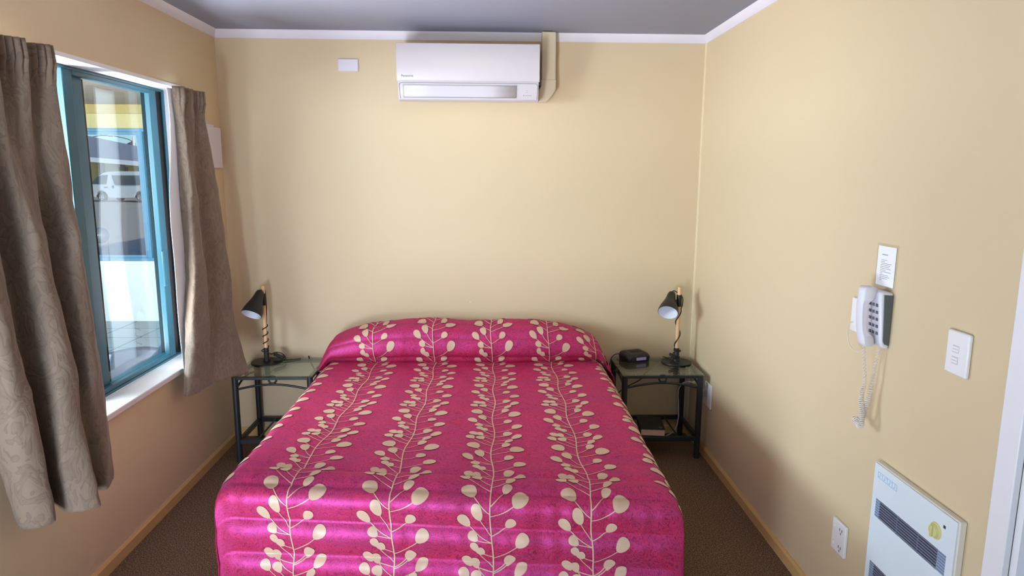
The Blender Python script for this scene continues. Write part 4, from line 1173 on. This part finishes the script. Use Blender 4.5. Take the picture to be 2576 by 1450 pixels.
# ---- flag and street lights beyond the roof
fg = thing('flagpole', 'white flagpole with a dark blue flag above the grey roof', 'flag', (-32.4, 62.6, GZ))
FX, FY = -32.4, 62.6
MB().tube([(FX, FY, GZ), (FX, FY, 4.92)], .11, 12).build('pole', M['pole'], fg, smooth=60)
def flagfn(s, t): return (FX - .12 - .85 * s, FY + .05 * math.sin(s * 9), 4.55 - .50 * s - (.95 - .62 * s) * t * (1 - .2 * s))
fo = MB().grid(flagfn, 14, 6).build('flag', M['flagblue'], fg, smooth=60, solid=.02)
def cantonfn(s, t):
    p = flagfn(s * .24, .05 + t * .30); return (p[0], p[1] - .04, p[2])
MB().grid(cantonfn, 5, 3).build('canton', M['flagred'], fo, solid=.01)
def street_light(x, y, top, dx, dz, label):
    r = thing('street_light', label, 'street light', (x, y, GZ), 'street lights beyond the roof')
    MB().tube([(x, y, GZ), (x, y, top)], [.09, .06], 10).build('pole', M['galv'], r, smooth=60)
    MB().tube(spline([(x, y, top - .02), (x + dx * .35, y, top + dz * .55), (x + dx, y, top + dz)], 16), .04, 8).build('arm', M['galv'], r, smooth=60)
    MB().box(x + dx - .1, x + dx + dx / abs(dx) * .55, y - .1, y + .1, top + dz - .06, top + dz + .04).build('lantern', M['galv'], r, bevel=.03)
street_light(-36.5, 62, 4.55, 1.5, .45, 'street light arm reaching right over the left roof slope')
street_light(-34.0, 66, 4.5, -2.0, .65, 'street light arm reaching left behind the flag')

# ---------------------------------------------------------------- camera
cam = bpy.data.cameras.new('camera'); co = bpy.data.objects.new('camera', cam); C.objects.link(co)
yaw, pitch, roll_, fpx = -0.03197118, -0.16690282, 0.00571390, 1695.876
cy_, sy_ = math.cos(yaw), math.sin(yaw)
f = Vector((-sy_ * math.cos(pitch), cy_ * math.cos(pitch), math.sin(pitch))); r = Vector((cy_, sy_, 0)); u = r.cross(f)
r2 = r * math.cos(roll_) + u * math.sin(roll_); u2 = -r * math.sin(roll_) + u * math.cos(roll_)
co.matrix_world = basis((1.5341982, -3.9716197, 1.5850372), r2, u2, -f)
cam.sensor_fit = 'HORIZONTAL'; cam.sensor_width = 36; cam.lens = 36 * fpx / 2576; cam.clip_start = .02; cam.clip_end = 500
bpy.context.scene.camera = co

# ---------------------------------------------------------------- light
def area(name, loc, direction, sx, sy, power, col, spread=None):
    l = bpy.data.lights.new(name, 'AREA'); l.shape = 'RECTANGLE'; l.size = sx; l.size_y = sy; l.energy = power; l.color = col
    if spread: l.spread = math.radians(spread)
    o = bpy.data.objects.new(name, l); C.objects.link(o); o.location = loc
    o.rotation_euler = Vector(direction).to_track_quat('-Z', 'Y').to_euler()
    return o
def point(name, loc, power, col, radius):
    l = bpy.data.lights.new(name, 'POINT'); l.energy = power; l.color = col; l.shadow_soft_size = radius
    o = bpy.data.objects.new(name, l); C.objects.link(o); o.location = loc; return o
# area lights out of view: stand-ins for door and veranda daylight, plus added fills
area('door_daylight', (.75, -5.25, .75), (.12, 1, .18), .9, 1.4, 26, (.58, .77, 1.0))
area('rear_uplight_fill', (.32, -3.7, .08), (.42, 1, .75), .6, 1.4, 96, (.78, .86, 1.0), 115)  # added fill low behind the camera, lifts the ceiling and back wall
area('veranda_daylight', (-2.7, -2.9, 1.62), (1, .25, -.05), 6.6, 1.0, 1650, (.76, .90, 1.0))
area('veranda_uplight_fill', (-.95, -1.35, .02), (.45, .1, 1), 1.5, 1.1, 760, (1.0, .92, .97))  # added uplight outside below the window, brightens the room ceiling
area('veranda_wall_fill', (-1.5, .2, 2.25), (-.25, .9, -.35), 2.0, .8, 45, (.95, 1.0, 1.0))  # added fill under the soffit, brightens the white veranda wall
# warm ceiling lamps
point('ceiling_lamp_bed', (1.40, -1.45, 2.28), 8, (1.0, .73, .36), .06)
point('ceiling_lamp_rear', (1.70, -3.45, 2.28), 3.2, (1.0, .76, .42), .06)
sun = bpy.data.lights.new('sun', 'SUN'); sun.energy = 7.0; sun.angle = math.radians(.6); sun.color = (1, .95, .86)
so_ = bpy.data.objects.new('sun', sun); C.objects.link(so_); so_.rotation_euler = Vector((-.80, .45, -.40)).to_track_quat('-Z', 'Y').to_euler()
wd = bpy.data.worlds.new('sky'); bpy.context.scene.world = wd; wd.use_nodes = True
nt = wd.node_tree; bg = nt.nodes['Background']
sky = nt.nodes.new('ShaderNodeTexSky'); sky.sky_type = 'NISHITA'; sky.sun_disc = False; sky.sun_elevation = math.radians(35); sky.sun_rotation = math.radians(120); sky.air_density = 1.0; sky.dust_density = .2; sky.ozone_density = 3
mx = nt.nodes.new('ShaderNodeMix'); mx.data_type = 'RGBA'; mx.blend_type = 'MULTIPLY'; mx.inputs['Factor'].default_value = 1; mx.inputs['B'].default_value = (.55, .76, 1, 1)
nt.links.new(sky.outputs[0], mx.inputs['A']); nt.links.new(mx.outputs['Result'], bg.inputs[0]); bg.inputs[1].default_value = .30

sc = bpy.context.scene
sc.view_settings.view_transform = 'Standard'; sc.view_settings.look = 'None'; sc.view_settings.exposure = -.36; sc.view_settings.gamma = 1
sc.view_settings.use_curve_mapping = False
sc.cycles.max_bounces = 8; sc.cycles.diffuse_bounces = 5; sc.cycles.transparent_max_bounces = 12
sc.cycles.use_denoising = True; sc.cycles.sample_clamp_indirect = 6
